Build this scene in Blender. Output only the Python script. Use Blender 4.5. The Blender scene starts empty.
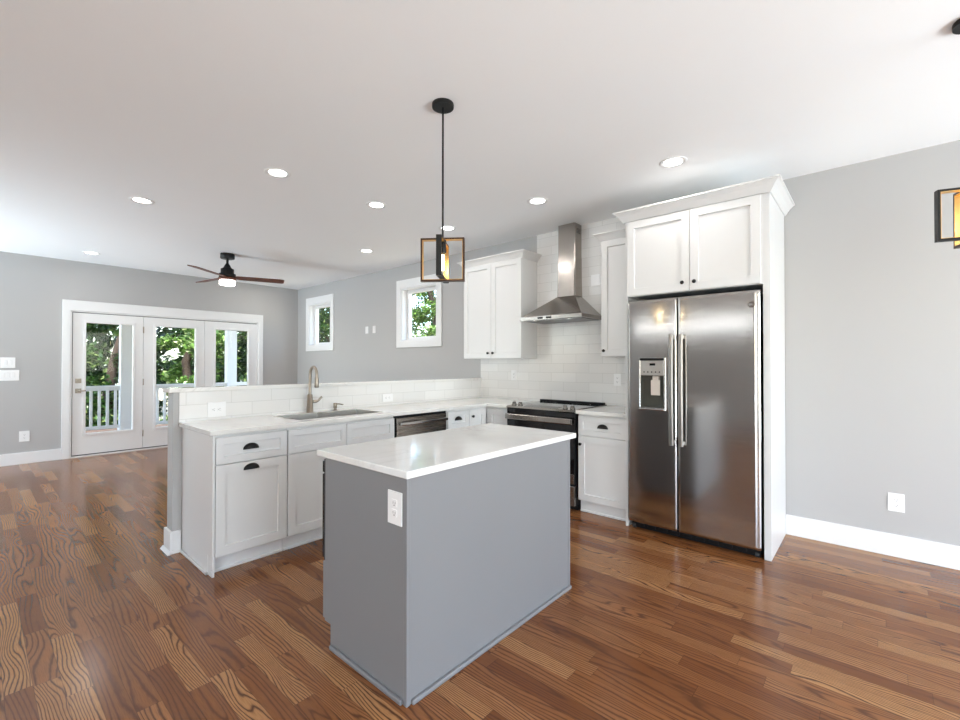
import bpy, bmesh, math, random
from mathutils import Vector, Matrix
PI = math.pi
random.seed(7)
SC = bpy.context.scene
COL = SC.collection

# ------------------------------------------------------------------ camera
F_PX = 447.915
YAW, PITCH, ROLL = 0.7215, 0.0093, 0.0006
CAM = Vector((1.3705, -4.2376, 1.3285))
cd = bpy.data.cameras.new('camera'); cam = bpy.data.objects.new('camera', cd); COL.objects.link(cam)
cd.sensor_width = 36.0; cd.sensor_fit = 'HORIZONTAL'; cd.lens = F_PX / 960 * 36; cd.clip_start = 0.02; cd.clip_end = 300
fw = Vector((-math.sin(YAW) * math.cos(PITCH), math.cos(YAW) * math.cos(PITCH), math.sin(PITCH)))
rt = Vector((math.cos(YAW), math.sin(YAW), 0)); up = rt.cross(fw)
r2 = math.cos(ROLL) * rt + math.sin(ROLL) * up; u2 = -math.sin(ROLL) * rt + math.cos(ROLL) * up
m = Matrix((r2, u2, -fw)).transposed().to_4x4(); m.translation = CAM
cam.matrix_world = m
SC.camera = cam

# ------------------------------------------------------------------ world, sun, large lights, exposure
W = bpy.data.worlds.new('world'); SC.world = W; W.use_nodes = True
nt = W.node_tree; nt.nodes.clear()
sky = nt.nodes.new('ShaderNodeTexSky'); sky.sky_type = 'NISHITA'; sky.sun_disc = False
sky.sun_elevation = math.radians(52); sky.sun_rotation = math.radians(140); sky.air_density = 1.0; sky.dust_density = 2.0
bg = nt.nodes.new('ShaderNodeBackground'); bg.inputs['Strength'].default_value = 1.2
wo = nt.nodes.new('ShaderNodeOutputWorld')
nt.links.new(sky.outputs[0], bg.inputs[0]); nt.links.new(bg.outputs[0], wo.inputs[0])

def add_light(name, kind, loc, energy, color=(1, 1, 1), direction=None, parent=None, **kw):
    d = bpy.data.lights.new(name, kind); d.energy = energy; d.color = color
    for k, v in kw.items(): setattr(d, k, v)
    o = bpy.data.objects.new(name, d); COL.objects.link(o); o.location = loc
    if direction is not None:
        o.rotation_euler = Vector(direction).to_track_quat('-Z', 'Y').to_euler()
    if parent: o.parent = parent
    return o
add_light('sun', 'SUN', (0, -8, 12), 9.0, (1.0, 0.95, 0.86), direction=(-0.55, 0.35, -1.0), angle=0.02)
# daylight entering by the glazing of the dining end and of the front of the room (both behind the camera)
add_light('daylight_right', 'AREA', (5.02, -2.75, 1.25), 45, (0.76, 0.88, 1.0), direction=(-1, 0, 0.2), shape='RECTANGLE', size=3.8, size_y=2.2)
add_light('daylight_front', 'AREA', (3.3, -7.62, 1.25), 30, (0.80, 0.90, 1.0), direction=(0, 1, 0.2), shape='RECTANGLE', size=2.8, size_y=2.2)
add_light('fridge_band_fill', 'AREA', (-1.7, -7.62, 2.20), 8, (0.95, 0.97, 1.0), direction=(0, 1, 0.0), shape='RECTANGLE', size=3.4, size_y=0.06)  # unseen strip lamp added to put a bright band on the refrigerator
# unseen upward fill lamps added outside the openings to brighten the ceiling
add_light('ceiling_fill_right', 'AREA', (7.1, -2.75, 0.05), 640, (0.69, 0.87, 1.0), direction=(-0.35, 0, 1), shape='RECTANGLE', size=3.4, size_y=3.8)
add_light('ceiling_fill_front', 'AREA', (3.3, -9.7, 0.05), 320, (0.69, 0.87, 1.0), direction=(0, 0.35, 1), shape='RECTANGLE', size=2.8, size_y=3.4)
add_light('ceiling_fill_living', 'AREA', (-5.9, -9.7, 0.05), 1300, (0.69, 0.87, 1.0), direction=(0, 0.35, 1), shape='RECTANGLE', size=2.6, size_y=3.4)
CAN_W = 3.0       # each ceiling downlight
SC.view_settings.view_transform = 'Standard'; SC.view_settings.look = 'None'
SC.view_settings.gamma = 1.0; SC.view_settings.use_curve_mapping = False
SC.view_settings.exposure = 0.2
SC.cycles.max_bounces = 10; SC.cycles.diffuse_bounces = 6; SC.cycles.glossy_bounces = 5
SC.cycles.transparent_max_bounces = 16; SC.cycles.sample_clamp_indirect = 6.0
SC.cycles.use_denoising = True
SC.cycles.caustics_reflective = False; SC.cycles.caustics_refractive = False

# ------------------------------------------------------------------ materials
def srgb(r, g, b):
    f = lambda c: (c / 255 / 12.92) if c / 255 <= 0.04045 else ((c / 255 + 0.055) / 1.055) ** 2.4
    return (f(r), f(g), f(b), 1)

class NT:
    def __init__(s, name):
        s.m = bpy.data.materials.new(name); s.m.use_nodes = True; s.t = s.m.node_tree
        s.b = s.t.nodes['Principled BSDF']; s.out = s.t.nodes['Material Output']
    def n(s, typ, **kw):
        nd = s.t.nodes.new(typ)
        for k, v in kw.items():
            if k.startswith('i_'):
                key = k[2:]; key = int(key) if key.isdigit() else key.replace('_', ' ')
                s.put(nd.inputs[key], v)
            else: setattr(nd, k, v)
        return nd
    def put(s, sock, v):
        if hasattr(v, 'is_output'): s.t.links.new(v, sock)
        else: sock.default_value = v
    def math(s, op, a, b=0.0, c=0.0):
        nd = s.t.nodes.new('ShaderNodeMath'); nd.operation = op
        s.put(nd.inputs[0], a); s.put(nd.inputs[1], b); s.put(nd.inputs[2], c); return nd.outputs[0]
    def mix(s, fac, a, b, blend='MIX'):
        nd = s.t.nodes.new('ShaderNodeMix'); nd.data_type = 'RGBA'; nd.blend_type = blend
        s.put(nd.inputs[0], fac); s.put(nd.inputs[6], a); s.put(nd.inputs[7], b); return nd.outputs[2]
    def ramp(s, fac, stops):
        nd = s.t.nodes.new('ShaderNodeValToRGB'); s.put(nd.inputs[0], fac)
        e = nd.color_ramp.elements
        while len(e) < len(stops): e.new(0.5)
        for x, (p, c) in zip(e, stops): x.position = p; x.color = c
        return nd.outputs[0]
    def bump(s, h, strength=0.2, dist=0.002):
        nd = s.n('ShaderNodeBump'); nd.inputs['Strength'].default_value = strength; nd.inputs['Distance'].default_value = dist
        s.put(nd.inputs['Height'], h); s.t.links.new(nd.outputs[0], s.b.inputs['Normal'])
    def pos(s):
        return s.n('ShaderNodeNewGeometry').outputs['Position']

def simple(name, col, rough=0.5, metal=0.0, noise=0.0, nscale=60, bump=0.0, spec=0.5, coat=0.0):
    k = NT(name); b = k.b
    b.inputs['Base Color'].default_value = col; b.inputs['Roughness'].default_value = rough
    b.inputs['Metallic'].default_value = metal; b.inputs['Specular IOR Level'].default_value = spec
    if coat: b.inputs['Coat Weight'].default_value = coat; b.inputs['Coat Roughness'].default_value = 0.1
    nz = k.n('ShaderNodeTexNoise', i_Scale=nscale, i_Detail=3.0); k.t.links.new(k.pos(), nz.inputs['Vector'])
    if noise:
        dark = tuple(c * (1 - noise) for c in col[:3]) + (1,)
        lite = tuple(min(1, c * (1 + noise)) for c in col[:3]) + (1,)
        k.put(b.inputs['Base Color'], k.mix(nz.outputs[0], dark, lite))
    if bump: k.bump(nz.outputs[0], bump, 0.001)
    return k.m

def emit(name, col, strength):
    k = NT(name); k.b.inputs['Base Color'].default_value = col
    k.b.inputs['Emission Color'].default_value = col; k.b.inputs['Emission Strength'].default_value = strength
    return k.m

def steel(name, col, rough, axis, amp=0.10):
    k = NT(name); b = k.b
    mp = k.n('ShaderNodeMapping'); k.t.links.new(k.pos(), mp.inputs[0])
    sc = [260, 260, 260]; sc[axis] = 2.5; mp.inputs['Scale'].default_value = sc
    nz = k.n('ShaderNodeTexNoise', i_Scale=1.0, i_Detail=2.0); k.t.links.new(mp.outputs[0], nz.inputs['Vector'])
    b.inputs['Metallic'].default_value = 1.0
    k.put(b.inputs['Base Color'], k.mix(nz.outputs[0], tuple(c * (1 - amp) for c in col[:3]) + (1,), tuple(min(1, c * (1 + amp)) for c in col[:3]) + (1,)))
    k.put(b.inputs['Roughness'], k.math('MULTIPLY_ADD', nz.outputs[0], 0.10, rough - 0.05))
    k.bump(nz.outputs[0], 0.04, 0.0006)
    return k.m

def quartz(name):
    k = NT(name); b = k.b; p = k.pos()
    n1 = k.n('ShaderNodeTexNoise', i_Scale=1.3, i_Detail=6.0, i_Roughness=0.6, i_Distortion=1.4); k.t.links.new(p, n1.inputs['Vector'])
    v = k.math('ABSOLUTE', k.math('SUBTRACT', n1.outputs[0], 0.5))
    vein = k.ramp(v, [(0.0, (1, 1, 1, 1)), (0.012, (0.25, 0.25, 0.25, 1)), (0.05, (0, 0, 0, 1))])
    n2 = k.n('ShaderNodeTexNoise', i_Scale=2.2, i_Detail=2.0); k.t.links.new(p, n2.inputs['Vector'])
    vein = k.math('MULTIPLY', vein, k.ramp(n2.outputs[0], [(0.45, (0, 0, 0, 1)), (0.7, (0.4, 0.4, 0.4, 1))]))
    n3 = k.n('ShaderNodeTexNoise', i_Scale=5.0, i_Detail=4.0); k.t.links.new(p, n3.inputs['Vector'])
    base = k.mix(n3.outputs[0], srgb(214, 212, 208), srgb(226, 225, 222))
    k.put(b.inputs['Base Color'], k.mix(vein, base, srgb(150, 147, 142)))
    b.inputs['Roughness'].default_value = 0.09
    return k.m

def tile(name, ucomp, uoff, zoff):
    """glossy white 12 x 4 inch subway tile in running bond; ucomp is the world axis along the wall"""
    k = NT(name); b = k.b
    sp = k.n('ShaderNodeSeparateXYZ'); k.t.links.new(k.pos(), sp.inputs[0])
    cb = k.n('ShaderNodeCombineXYZ')
    k.put(cb.inputs[0], k.math('ADD', sp.outputs[ucomp], uoff + 30.5 * 0.3 * 2)); k.put(cb.inputs[1], k.math('ADD', sp.outputs[2], zoff))
    br = k.n('ShaderNodeTexBrick', offset=0.5, offset_frequency=2, squash=1.0)
    k.t.links.new(cb.outputs[0], br.inputs['Vector'])
    for nm, v in (('Scale', 1.0), ('Mortar Size', 0.0022), ('Mortar Smooth', 0.35), ('Bias', 0.0), ('Brick Width', 0.303), ('Row Height', 0.1)):
        br.inputs[nm].default_value = v
    br.inputs['Color1'].default_value = srgb(226, 225, 223); br.inputs['Color2'].default_value = srgb(219, 218, 216)
    br.inputs['Mortar'].default_value = srgb(195, 194, 191)
    k.put(b.inputs['Base Color'], br.outputs['Color'])
    b.inputs['Roughness'].default_value = 0.12
    k.put(b.inputs['Roughness'], k.math('MULTIPLY_ADD', br.outputs['Fac'], 0.5, 0.12))
    nz = k.n('ShaderNodeTexNoise', i_Scale=7.0, i_Detail=1.0); k.t.links.new(k.pos(), nz.inputs['Vector'])
    h = k.math('ADD', k.math('MULTIPLY', br.outputs['Fac'], -1.0), k.math('MULTIPLY', nz.outputs[0], 0.5))
    k.bump(h, 0.25, 0.002)
    return k.m

def oak_floor(name):
    k = NT(name); b = k.b
    sp = k.n('ShaderNodeSeparateXYZ'); k.t.links.new(k.pos(), sp.inputs[0])
    x, y = sp.outputs[0], sp.outputs[1]
    BW = 0.0826
    yr = k.math('DIVIDE', k.math('ADD', y, 20.0), BW); row = k.math('FLOOR', yr); fy = k.math('FRACT', yr)
    w1 = k.n('ShaderNodeTexWhiteNoise', noise_dimensions='1D'); k.put(w1.inputs['W'], row)
    rr = w1.outputs['Value']
    ln = k.math('MULTIPLY_ADD', rr, 0.55, 0.45)
    xr = k.math('ADD', k.math('DIVIDE', k.math('ADD', x, 40.0), ln), k.math('MULTIPLY', rr, 37.7))
    # vary the joints inside a row
    col = k.math('FLOOR', xr); fx = k.math('FRACT', xr)
    cb = k.n('ShaderNodeCombineXYZ'); k.put(cb.inputs[0], row); k.put(cb.inputs[1], col)
    w2 = k.n('ShaderNodeTexWhiteNoise', noise_dimensions='2D'); k.t.links.new(cb.outputs[0], w2.inputs['Vector'])
    r = w2.outputs['Value']
    sc2 = k.n('ShaderNodeSeparateColor'); k.t.links.new(w2.outputs['Color'], sc2.inputs[0])
    ra, rb = sc2.outputs[0], sc2.outputs[1]
    # ring field: contour lines of a stretched noise read as cathedral grain
    v = k.n('ShaderNodeCombineXYZ')
    k.put(v.inputs[0], k.math('ADD', k.math('MULTIPLY', x, k.math('MULTIPLY_ADD', ra, 1.5, 0.7)), k.math('MULTIPLY', r, 91.0)))
    k.put(v.inputs[1], k.math('ADD', k.math('MULTIPLY', y, k.math('MULTIPLY_ADD', rb, 5.0, 6.0)), k.math('MULTIPLY', ra, 57.0)))
    k.put(v.inputs[2], k.math('MULTIPLY', rb, 33.0))
    nz = k.n('ShaderNodeTexNoise', i_Scale=1.0, i_Detail=1.2, i_Roughness=0.35); k.t.links.new(v.outputs[0], nz.inputs['Vector'])
    ph = k.math('ADD', k.math('MULTIPLY', nz.outputs[0], k.math('MULTIPLY_ADD', rb, 45.0, 45.0)), k.math('MULTIPLY', y, k.math('MULTIPLY_ADD', ra, 420.0, 140.0)))
    # fine wobble on the rings
    v3 = k.n('ShaderNodeCombineXYZ'); k.put(v3.inputs[0], k.math('MULTIPLY', x, 22.0)); k.put(v3.inputs[1], k.math('MULTIPLY', y, 70.0)); k.put(v3.inputs[2], r)
    wz = k.n('ShaderNodeTexNoise', i_Scale=1.0, i_Detail=3.0); k.t.links.new(v3.outputs[0], wz.inputs['Vector'])
    ph = k.math('ADD', ph, k.math('MULTIPLY', wz.outputs[0], 1.9))
    ring = k.math('MULTIPLY_ADD', k.math('SINE', ph), 0.5, 0.5)
    line = k.ramp(ring, [(0.0, (1, 1, 1, 1)), (0.10, (0.7, 0.7, 0.7, 1)), (0.35, (0.15, 0.15, 0.15, 1)), (0.8, (0, 0, 0, 1))])
    # pores: fine short streaks
    v4 = k.n('ShaderNodeCombineXYZ'); k.put(v4.inputs[0], k.math('MULTIPLY', x, 18.0)); k.put(v4.inputs[1], k.math('MULTIPLY', y, 420.0)); k.put(v4.inputs[2], r)
    pz = k.n('ShaderNodeTexNoise', i_Scale=1.0, i_Detail=2.0); k.t.links.new(v4.outputs[0], pz.inputs['Vector'])
    pore = k.ramp(pz.outputs[0], [(0.40, (0, 0, 0, 1)), (0.72, (1, 1, 1, 1))])
    board = k.ramp(r, [(0.0, srgb(110, 64, 33)), (0.3, srgb(134, 84, 47)), (0.65, srgb(148, 97, 57)), (1.0, srgb(178, 129, 82))])
    c = k.mix(k.math('MULTIPLY', pore, 0.38), board, srgb(88, 50, 26))
    strength = k.math('MULTIPLY_ADD', ra, 0.4, 0.6)
    c = k.mix(k.math('MULTIPLY', line, strength), c, srgb(70, 40, 24))
    # joints
    ey = k.math('MINIMUM', fy, k.math('SUBTRACT', 1.0, fy))
    ex = k.math('MULTIPLY', k.math('MINIMUM', fx, k.math('SUBTRACT', 1.0, fx)), k.math('DIVIDE', ln, BW))
    e = k.math('MINIMUM', ey, ex)
    gap = k.ramp(e, [(0.0, (1, 1, 1, 1)), (0.012, (0.8, 0.8, 0.8, 1)), (0.02, (0, 0, 0, 1))])
    c = k.mix(k.math('MULTIPLY', gap, 0.45), c, srgb(48, 26, 14))
    k.put(b.inputs['Base Color'], c)
    k.put(b.inputs['Roughness'], k.math('MULTIPLY_ADD', pz.outputs[0], 0.12, 0.14))
    b.inputs['Specular IOR Level'].default_value = 0.35
    b.inputs['Coat Weight'].default_value = 0.0
    h = k.math('ADD', k.math('MULTIPLY', gap, -1.0), k.math('MULTIPLY', line, -0.22))
    k.bump(h, 0.12, 0.001)
    return k.m

def wood(name, c1, c2, axis_scale, rough=0.45):
    k = NT(name); b = k.b
    tc = k.n('ShaderNodeTexCoord'); mp = k.n('ShaderNodeMapping'); k.t.links.new(tc.outputs['Object'], mp.inputs[0])
    mp.inputs['Scale'].default_value = axis_scale
    nz = k.n('ShaderNodeTexNoise', i_Scale=1.0, i_Detail=4.0, i_Distortion=0.6); k.t.links.new(mp.outputs[0], nz.inputs['Vector'])
    k.put(b.inputs['Base Color'], k.mix(nz.outputs[0], c1, c2)); b.inputs['Roughness'].default_value = rough
    return k.m

def glass(name):
    k = NT(name)
    tr = k.n('ShaderNodeBsdfTransparent'); gl = k.n('ShaderNodeBsdfGlossy'); gl.inputs['Roughness'].default_value = 0.02
    gl.inputs['Color'].default_value = (1, 1, 1, 1); tr.inputs['Color'].default_value = (0.96, 0.98, 0.97, 1)
    fr = k.n('ShaderNodeFresnel'); bf = k.n('ShaderNodeNewGeometry').outputs['Backfacing']
    k.put(fr.inputs['IOR'], k.math('MULTIPLY_ADD', bf, 1 / 1.22 - 1.22, 1.22))     # same reflectance from either side of the pane
    mx = k.n('ShaderNodeMixShader')
    k.t.links.new(fr.outputs[0], mx.inputs[0]); k.t.links.new(tr.outputs[0], mx.inputs[1]); k.t.links.new(gl.outputs[0], mx.inputs[2])
    k.t.links.new(mx.outputs[0], k.out.inputs[0])
    return k.m

def leaf(name, dark, mid, lite):
    k = NT(name); g = k.n('ShaderNodeNewGeometry')
    c = k.ramp(g.outputs['Random Per Island'], [(0.0, dark), (0.6, mid), (0.85, mid), (1.0, lite)])
    k.put(k.b.inputs['Base Color'], c); k.b.inputs['Roughness'].default_value = 0.35
    tl = k.n('ShaderNodeBsdfTranslucent'); k.put(tl.inputs[0], c)
    mx = k.n('ShaderNodeMixShader'); mx.inputs[0].default_value = 0.3
    k.t.links.new(k.b.outputs[0], mx.inputs[1]); k.t.links.new(tl.outputs[0], mx.inputs[2]); k.t.links.new(mx.outputs[0], k.out.inputs[0])
    return k.m

M = {}
M['wall'] = simple('wall_paint', srgb(173, 172, 171), 0.6, noise=0.012, nscale=3, bump=0.03)
M['ceil'] = simple('ceiling_paint', srgb(242, 243, 244), 0.7, noise=0.008, nscale=3, bump=0.03)
M['trim'] = simple('white_trim_paint', srgb(224, 224, 224), 0.35, noise=0.008, nscale=5)
M['cab'] = simple('white_cabinet_paint', srgb(213, 213, 212), 0.32, noise=0.008, nscale=6)
M['gray'] = simple('gray_island_paint', srgb(124, 124, 126), 0.38, noise=0.02, nscale=4)
M['grayin'] = simple('cabinet_interior', srgb(120, 112, 102), 0.6, noise=0.03)
M['black'] = simple('black_metal', (0.008, 0.008, 0.008, 1), 0.42, noise=0.1, spec=0.25)
M['blackplastic'] = simple('black_plastic', (0.006, 0.006, 0.007, 1), 0.4, noise=0.1, spec=0.25)
M['blackglass'] = simple('black_glass', (0.006, 0.006, 0.007, 1), 0.06, noise=0.05)
M['gold'] = simple('brushed_gold', srgb(212, 170, 105), 0.35, metal=0.9, noise=0.05)
M['bronze'] = simple('warm_lit_black', srgb(62, 40, 26), 0.4, metal=0.6, noise=0.1)  # warm bulb light put into the colour of a black frame
M['plate'] = simple('white_plastic', srgb(230, 230, 230), 0.35, noise=0.005)
M['slot'] = simple('dark_slot', (0.03, 0.03, 0.03, 1), 0.5, noise=0.05)
M['steelX'] = steel('brushed_steel_horizontal', srgb(164, 158, 152), 0.20, 0)
M['steelD'] = steel('brushed_steel_fridge', srgb(184, 181, 178), 0.15, 0, 0.06)
M['handlesteel'] = simple('satin_handle_steel', srgb(165, 162, 158), 0.34, metal=1.0, noise=0.02)
M['steelZ'] = steel('brushed_steel_vertical', srgb(172, 165, 158), 0.20, 2)
M['chrome'] = simple('polished_steel', srgb(205, 205, 205), 0.14, metal=1.0, noise=0.02)
M['nickel'] = simple('brushed_nickel', srgb(150, 140, 128), 0.34, metal=1.0, noise=0.03)
M['knobsteel'] = simple('knob_steel', srgb(120, 116, 112), 0.25, metal=1.0, noise=0.03)
M['quartz'] = quartz('white_quartz')
M['floor'] = oak_floor('oak_floor_boards')
M['tileK'] = tile('subway_tile_range_wall', 0, 1.635, 0.063)
M['tileP'] = tile('subway_tile_half_wall', 1, 2.795, 0.067)
M['glass'] = glass('window_glass')
M['bulbglass'] = glass('bulb_glass')
M['lens'] = emit('downlight_lens', (1.0, 0.98, 0.95, 1), 12.0)
M['fanlens'] = emit('fan_light_lens', (1.0, 0.98, 0.95, 1), 5.0)
M['filament'] = emit('bulb_filament', (1.0, 0.80, 0.48, 1), 22.0)
M['blade'] = wood('fan_blade_wood', srgb(70, 34, 20), srgb(112, 60, 36), (3, 40, 40))
M['deck'] = wood('porch_deck_boards', srgb(150, 112, 88), srgb(182, 146, 120), (2, 30, 30), 0.7)
M['post'] = simple('porch_white_paint', srgb(222, 226, 230), 0.5, noise=0.01)
M['bark'] = simple('tree_bark', srgb(58, 46, 38), 0.9, noise=0.35, nscale=20, bump=0.5)
M['leafA'] = leaf('leaves_mid_green', srgb(18, 40, 15), srgb(58, 94, 36), srgb(176, 192, 118))
M['leafB'] = leaf('leaves_dark_green', srgb(14, 34, 14), srgb(36, 66, 28), srgb(120, 146, 82))
M['leafC'] = leaf('leaves_pale_green', srgb(44, 78, 30), srgb(104, 138, 62), srgb(226, 230, 180))
M['earth'] = simple('forest_ground', srgb(190, 176, 146), 0.95, noise=0.4, nscale=4, bump=0.4)
M['siding'] = simple('house_siding', srgb(214, 214, 210), 0.6, noise=0.01)

# ------------------------------------------------------------------ mesh builder
class MB:
    def __init__(s): s.v = []; s.f = []; s.sm = []; s.mi = []; s.mats = []; s.cur = 0; s.X = None
    def mat(s, m):
        if m not in s.mats: s.mats.append(m)
        s.cur = s.mats.index(m); return s
    def add(s, verts, faces, smooth=False):
        o = len(s.v)
        for p in verts:
            p = Vector(p)
            s.v.append(s.X @ p if s.X else p)
        flip = s.X is not None and s.X.determinant() < 0
        for f in faces:
            f = [i + o for i in f]
            s.f.append(f[::-1] if flip else f); s.sm.append(smooth); s.mi.append(s.cur)
        return s
    def box(s, a, b, bev=0.0):
        x0, y0, z0 = (min(a[i], b[i]) for i in range(3)); x1, y1, z1 = (max(a[i], b[i]) for i in range(3))
        if bev <= 0:
            vs = [(x0, y0, z0), (x1, y0, z0), (x1, y1, z0), (x0, y1, z0), (x0, y0, z1), (x1, y0, z1), (x1, y1, z1), (x0, y1, z1)]
            return s.add(vs, [(3, 2, 1, 0), (4, 5, 6, 7), (0, 1, 5, 4), (1, 2, 6, 5), (2, 3, 7, 6), (3, 0, 4, 7)])
        bm = bmesh.new(); bmesh.ops.create_cube(bm, size=1)
        for v in bm.verts:
            v.co = Vector(((x0 + x1) / 2 + v.co.x * (x1 - x0), (y0 + y1) / 2 + v.co.y * (y1 - y0), (z0 + z1) / 2 + v.co.z * (z1 - z0)))
        bev = min(bev, 0.45 * min(x1 - x0, y1 - y0, z1 - z0))
        bmesh.ops.bevel(bm, geom=bm.edges[:], offset=bev, segments=2, affect='EDGES', profile=0.5)
        bm.verts.index_update()
        s.add([v.co.copy() for v in bm.verts], [[v.index for v in f.verts] for f in bm.faces]); bm.free(); return s
    def prism(s, poly, axis, a, b):
        """poly: 2D outline (counter-clockwise) extruded along axis from a to b. axis x: (y,z), y: (z,x), z: (x,y)"""
        mk = {'x': lambda p, t: (t, p[0], p[1]), 'y': lambda p, t: (p[1], t, p[0]), 'z': lambda p, t: (p[0], p[1], t)}[axis]
        n = len(poly); vs = [mk(p, a) for p in poly] + [mk(p, b) for p in poly]
        fs = [tuple(range(n - 1, -1, -1)), tuple(range(n, 2 * n))] + [(i, (i + 1) % n, n + (i + 1) % n, n + i) for i in range(n)]
        return s.add(vs, fs)
    def lathe(s, prof, c=(0, 0, 0), axis=(0, 0, 1), n=24, cap=True, smooth=True):
        """prof: list of (radius, height) along axis"""
        ax = Vector(axis).normalized(); e1 = ax.orthogonal().normalized(); e2 = ax.cross(e1); c = Vector(c)
        vs = []; fs = []
        for r, h in prof:
            for i in range(n):
                a = 2 * PI * i / n; vs.append(c + ax * h + e1 * (r * math.cos(a)) + e2 * (r * math.sin(a)))
        for j in range(len(prof) - 1):
            for i in range(n):
                fs.append((j * n + i, j * n + (i + 1) % n, (j + 1) * n + (i + 1) % n, (j + 1) * n + i))
        s.add(vs, fs, smooth)
        if cap:
            k = (len(prof) - 1) * n
            s.add(vs[:n], [tuple(range(n - 1, -1, -1))]); s.add(vs[k:], [tuple(range(n))])
        return s
    def cyl(s, c, r, h, axis=(0, 0, 1), n=24, bev=0.0):
        if bev: return s.lathe([(r - bev, 0), (r, bev), (r, h - bev), (r - bev, h)], c, axis, n)
        return s.lathe([(r, 0), (r, h)], c, axis, n)
    def tube(s, pts, r, n=12):
        pts = [Vector(p) for p in pts]; rs = r if isinstance(r, (list, tuple)) else [r] * len(pts)
        vs = []; prev = None
        for i, p in enumerate(pts):
            t = (pts[min(i + 1, len(pts) - 1)] - pts[max(i - 1, 0)]).normalized()
            e1 = t.orthogonal().normalized() if prev is None else (prev - t * prev.dot(t)).normalized()
            prev = e1; e2 = t.cross(e1)
            for k in range(n):
                a = 2 * PI * k / n; vs.append(p + e1 * (rs[i] * math.cos(a)) + e2 * (rs[i] * math.sin(a)))
        fs = [(j * n + i, j * n + (i + 1) % n, (j + 1) * n + (i + 1) % n, (j + 1) * n + i) for j in range(len(pts) - 1) for i in range(n)]
        s.add(vs, fs, True); s.add(vs[:n], [tuple(range(n - 1, -1, -1))]); s.add(vs[-n:], [tuple(range(n))]); return s
    def cells(s, us, ws, keep, t0, t1, plane):
        """slab made of the kept cells of a grid (holes left open). plane 'xz' (thickness along y) / 'yz' (along x) / 'xy' (along z)"""
        mk = {'xz': lambda u, w, t: (u, t, w), 'yz': lambda u, w, t: (t, u, w), 'xy': lambda u, w, t: (u, w, t)}[plane]
        nu, nw = len(us) - 1, len(ws) - 1
        idx = {}; vs = []; fs = []
        def V(i, j, t):
            key = (i, j, t)
            if key not in idx: idx[key] = len(vs); vs.append(mk(us[i], ws[j], t0 if t == 0 else t1))
            return idx[key]
        K = lambda i, j: 0 <= i < nu and 0 <= j < nw and keep(i, j)
        for i in range(nu):
            for j in range(nw):
                if not K(i, j): continue
                fs.append([V(i, j, 1), V(i + 1, j, 1), V(i + 1, j + 1, 1), V(i, j + 1, 1)])
                fs.append([V(i, j + 1, 0), V(i + 1, j + 1, 0), V(i + 1, j, 0), V(i, j, 0)])
                if not K(i, j - 1): fs.append([V(i, j, 0), V(i + 1, j, 0), V(i + 1, j, 1), V(i, j, 1)])
                if not K(i + 1, j): fs.append([V(i + 1, j, 0), V(i + 1, j + 1, 0), V(i + 1, j + 1, 1), V(i + 1, j, 1)])
                if not K(i, j + 1): fs.append([V(i + 1, j + 1, 0), V(i, j + 1, 0), V(i, j + 1, 1), V(i + 1, j + 1, 1)])
                if not K(i - 1, j): fs.append([V(i, j + 1, 0), V(i, j, 0), V(i, j, 1), V(i, j + 1, 1)])
        s.add(vs, fs); s.fix = True; return s
    fix = False
    def build(s, name, mat=None, parent=None, label=None, bevel=0.0):
        org = Vector((0, 0, 0)); q = parent
        while q is not None: org += q.location; q = q.parent
        me = bpy.data.meshes.new(name)
        me.from_pydata([v - org for v in s.v], [], s.f)
        mats = s.mats or [mat]
        for mm in mats: me.materials.append(mm)
        for p, sm, mi in zip(me.polygons, s.sm, s.mi): p.use_smooth = sm; p.material_index = mi
        if s.fix or bevel:
            bm = bmesh.new(); bm.from_mesh(me); bmesh.ops.recalc_face_normals(bm, faces=bm.faces[:])
            if bevel:
                ed = [e for e in bm.edges if len(e.link_faces) == 2 and e.calc_face_angle(0) > 0.6]
                bmesh.ops.bevel(bm, geom=ed, offset=bevel, segments=2, affect='EDGES', profile=0.5)
            bm.to_mesh(me); bm.free()
        me.update()
        o = bpy.data.objects.new(name, me); COL.objects.link(o)
        if parent: o.parent = parent
        if label: o['label'] = label
        return o

def tag(o, label, cat, group=None, kind=None):
    o['label'] = label; o['category'] = cat
    if group: o['group'] = group
    if kind: o['kind'] = kind
    return o
def thing(name, label, cat, loc, group=None):
    o = bpy.data.objects.new(name, None); o.empty_display_size = 0.1; COL.objects.link(o); o.location = loc
    return tag(o, label, cat, group)
def struct(o): o['kind'] = 'structure'; return o
def copy_tree(o, parent=None):
    c = o.copy(); COL.objects.link(c); c.parent = parent
    for ch in o.children: copy_tree(ch, c)
    return c
def place(o, loc, label, group=None):
    c = copy_tree(o); c.location = loc; c['label'] = label
    if group: c['group'] = group
    return c
def B(*boxes, bev=0.0):
    mb = MB()
    for a, b in boxes: mb.box(a, b, bev)
    return mb

# frames of reference: local (along, up, out) -> world
def face_K(y): return Matrix(((1, 0, 0, 0), (0, 0, -1, y), (0, 1, 0, 0), (0, 0, 0, 1)))      # faces -y, along = +x
def face_P(x): return Matrix(((0, 0, 1, x), (1, 0, 0, 0), (0, 1, 0, 0), (0, 0, 0, 1)))       # faces +x, along = +y
def face_W(x): return Matrix(((0, 0, -1, x), (-1, 0, 0, 0), (0, 1, 0, 0), (0, 0, 0, 1)))     # faces -x, along = -y

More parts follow.
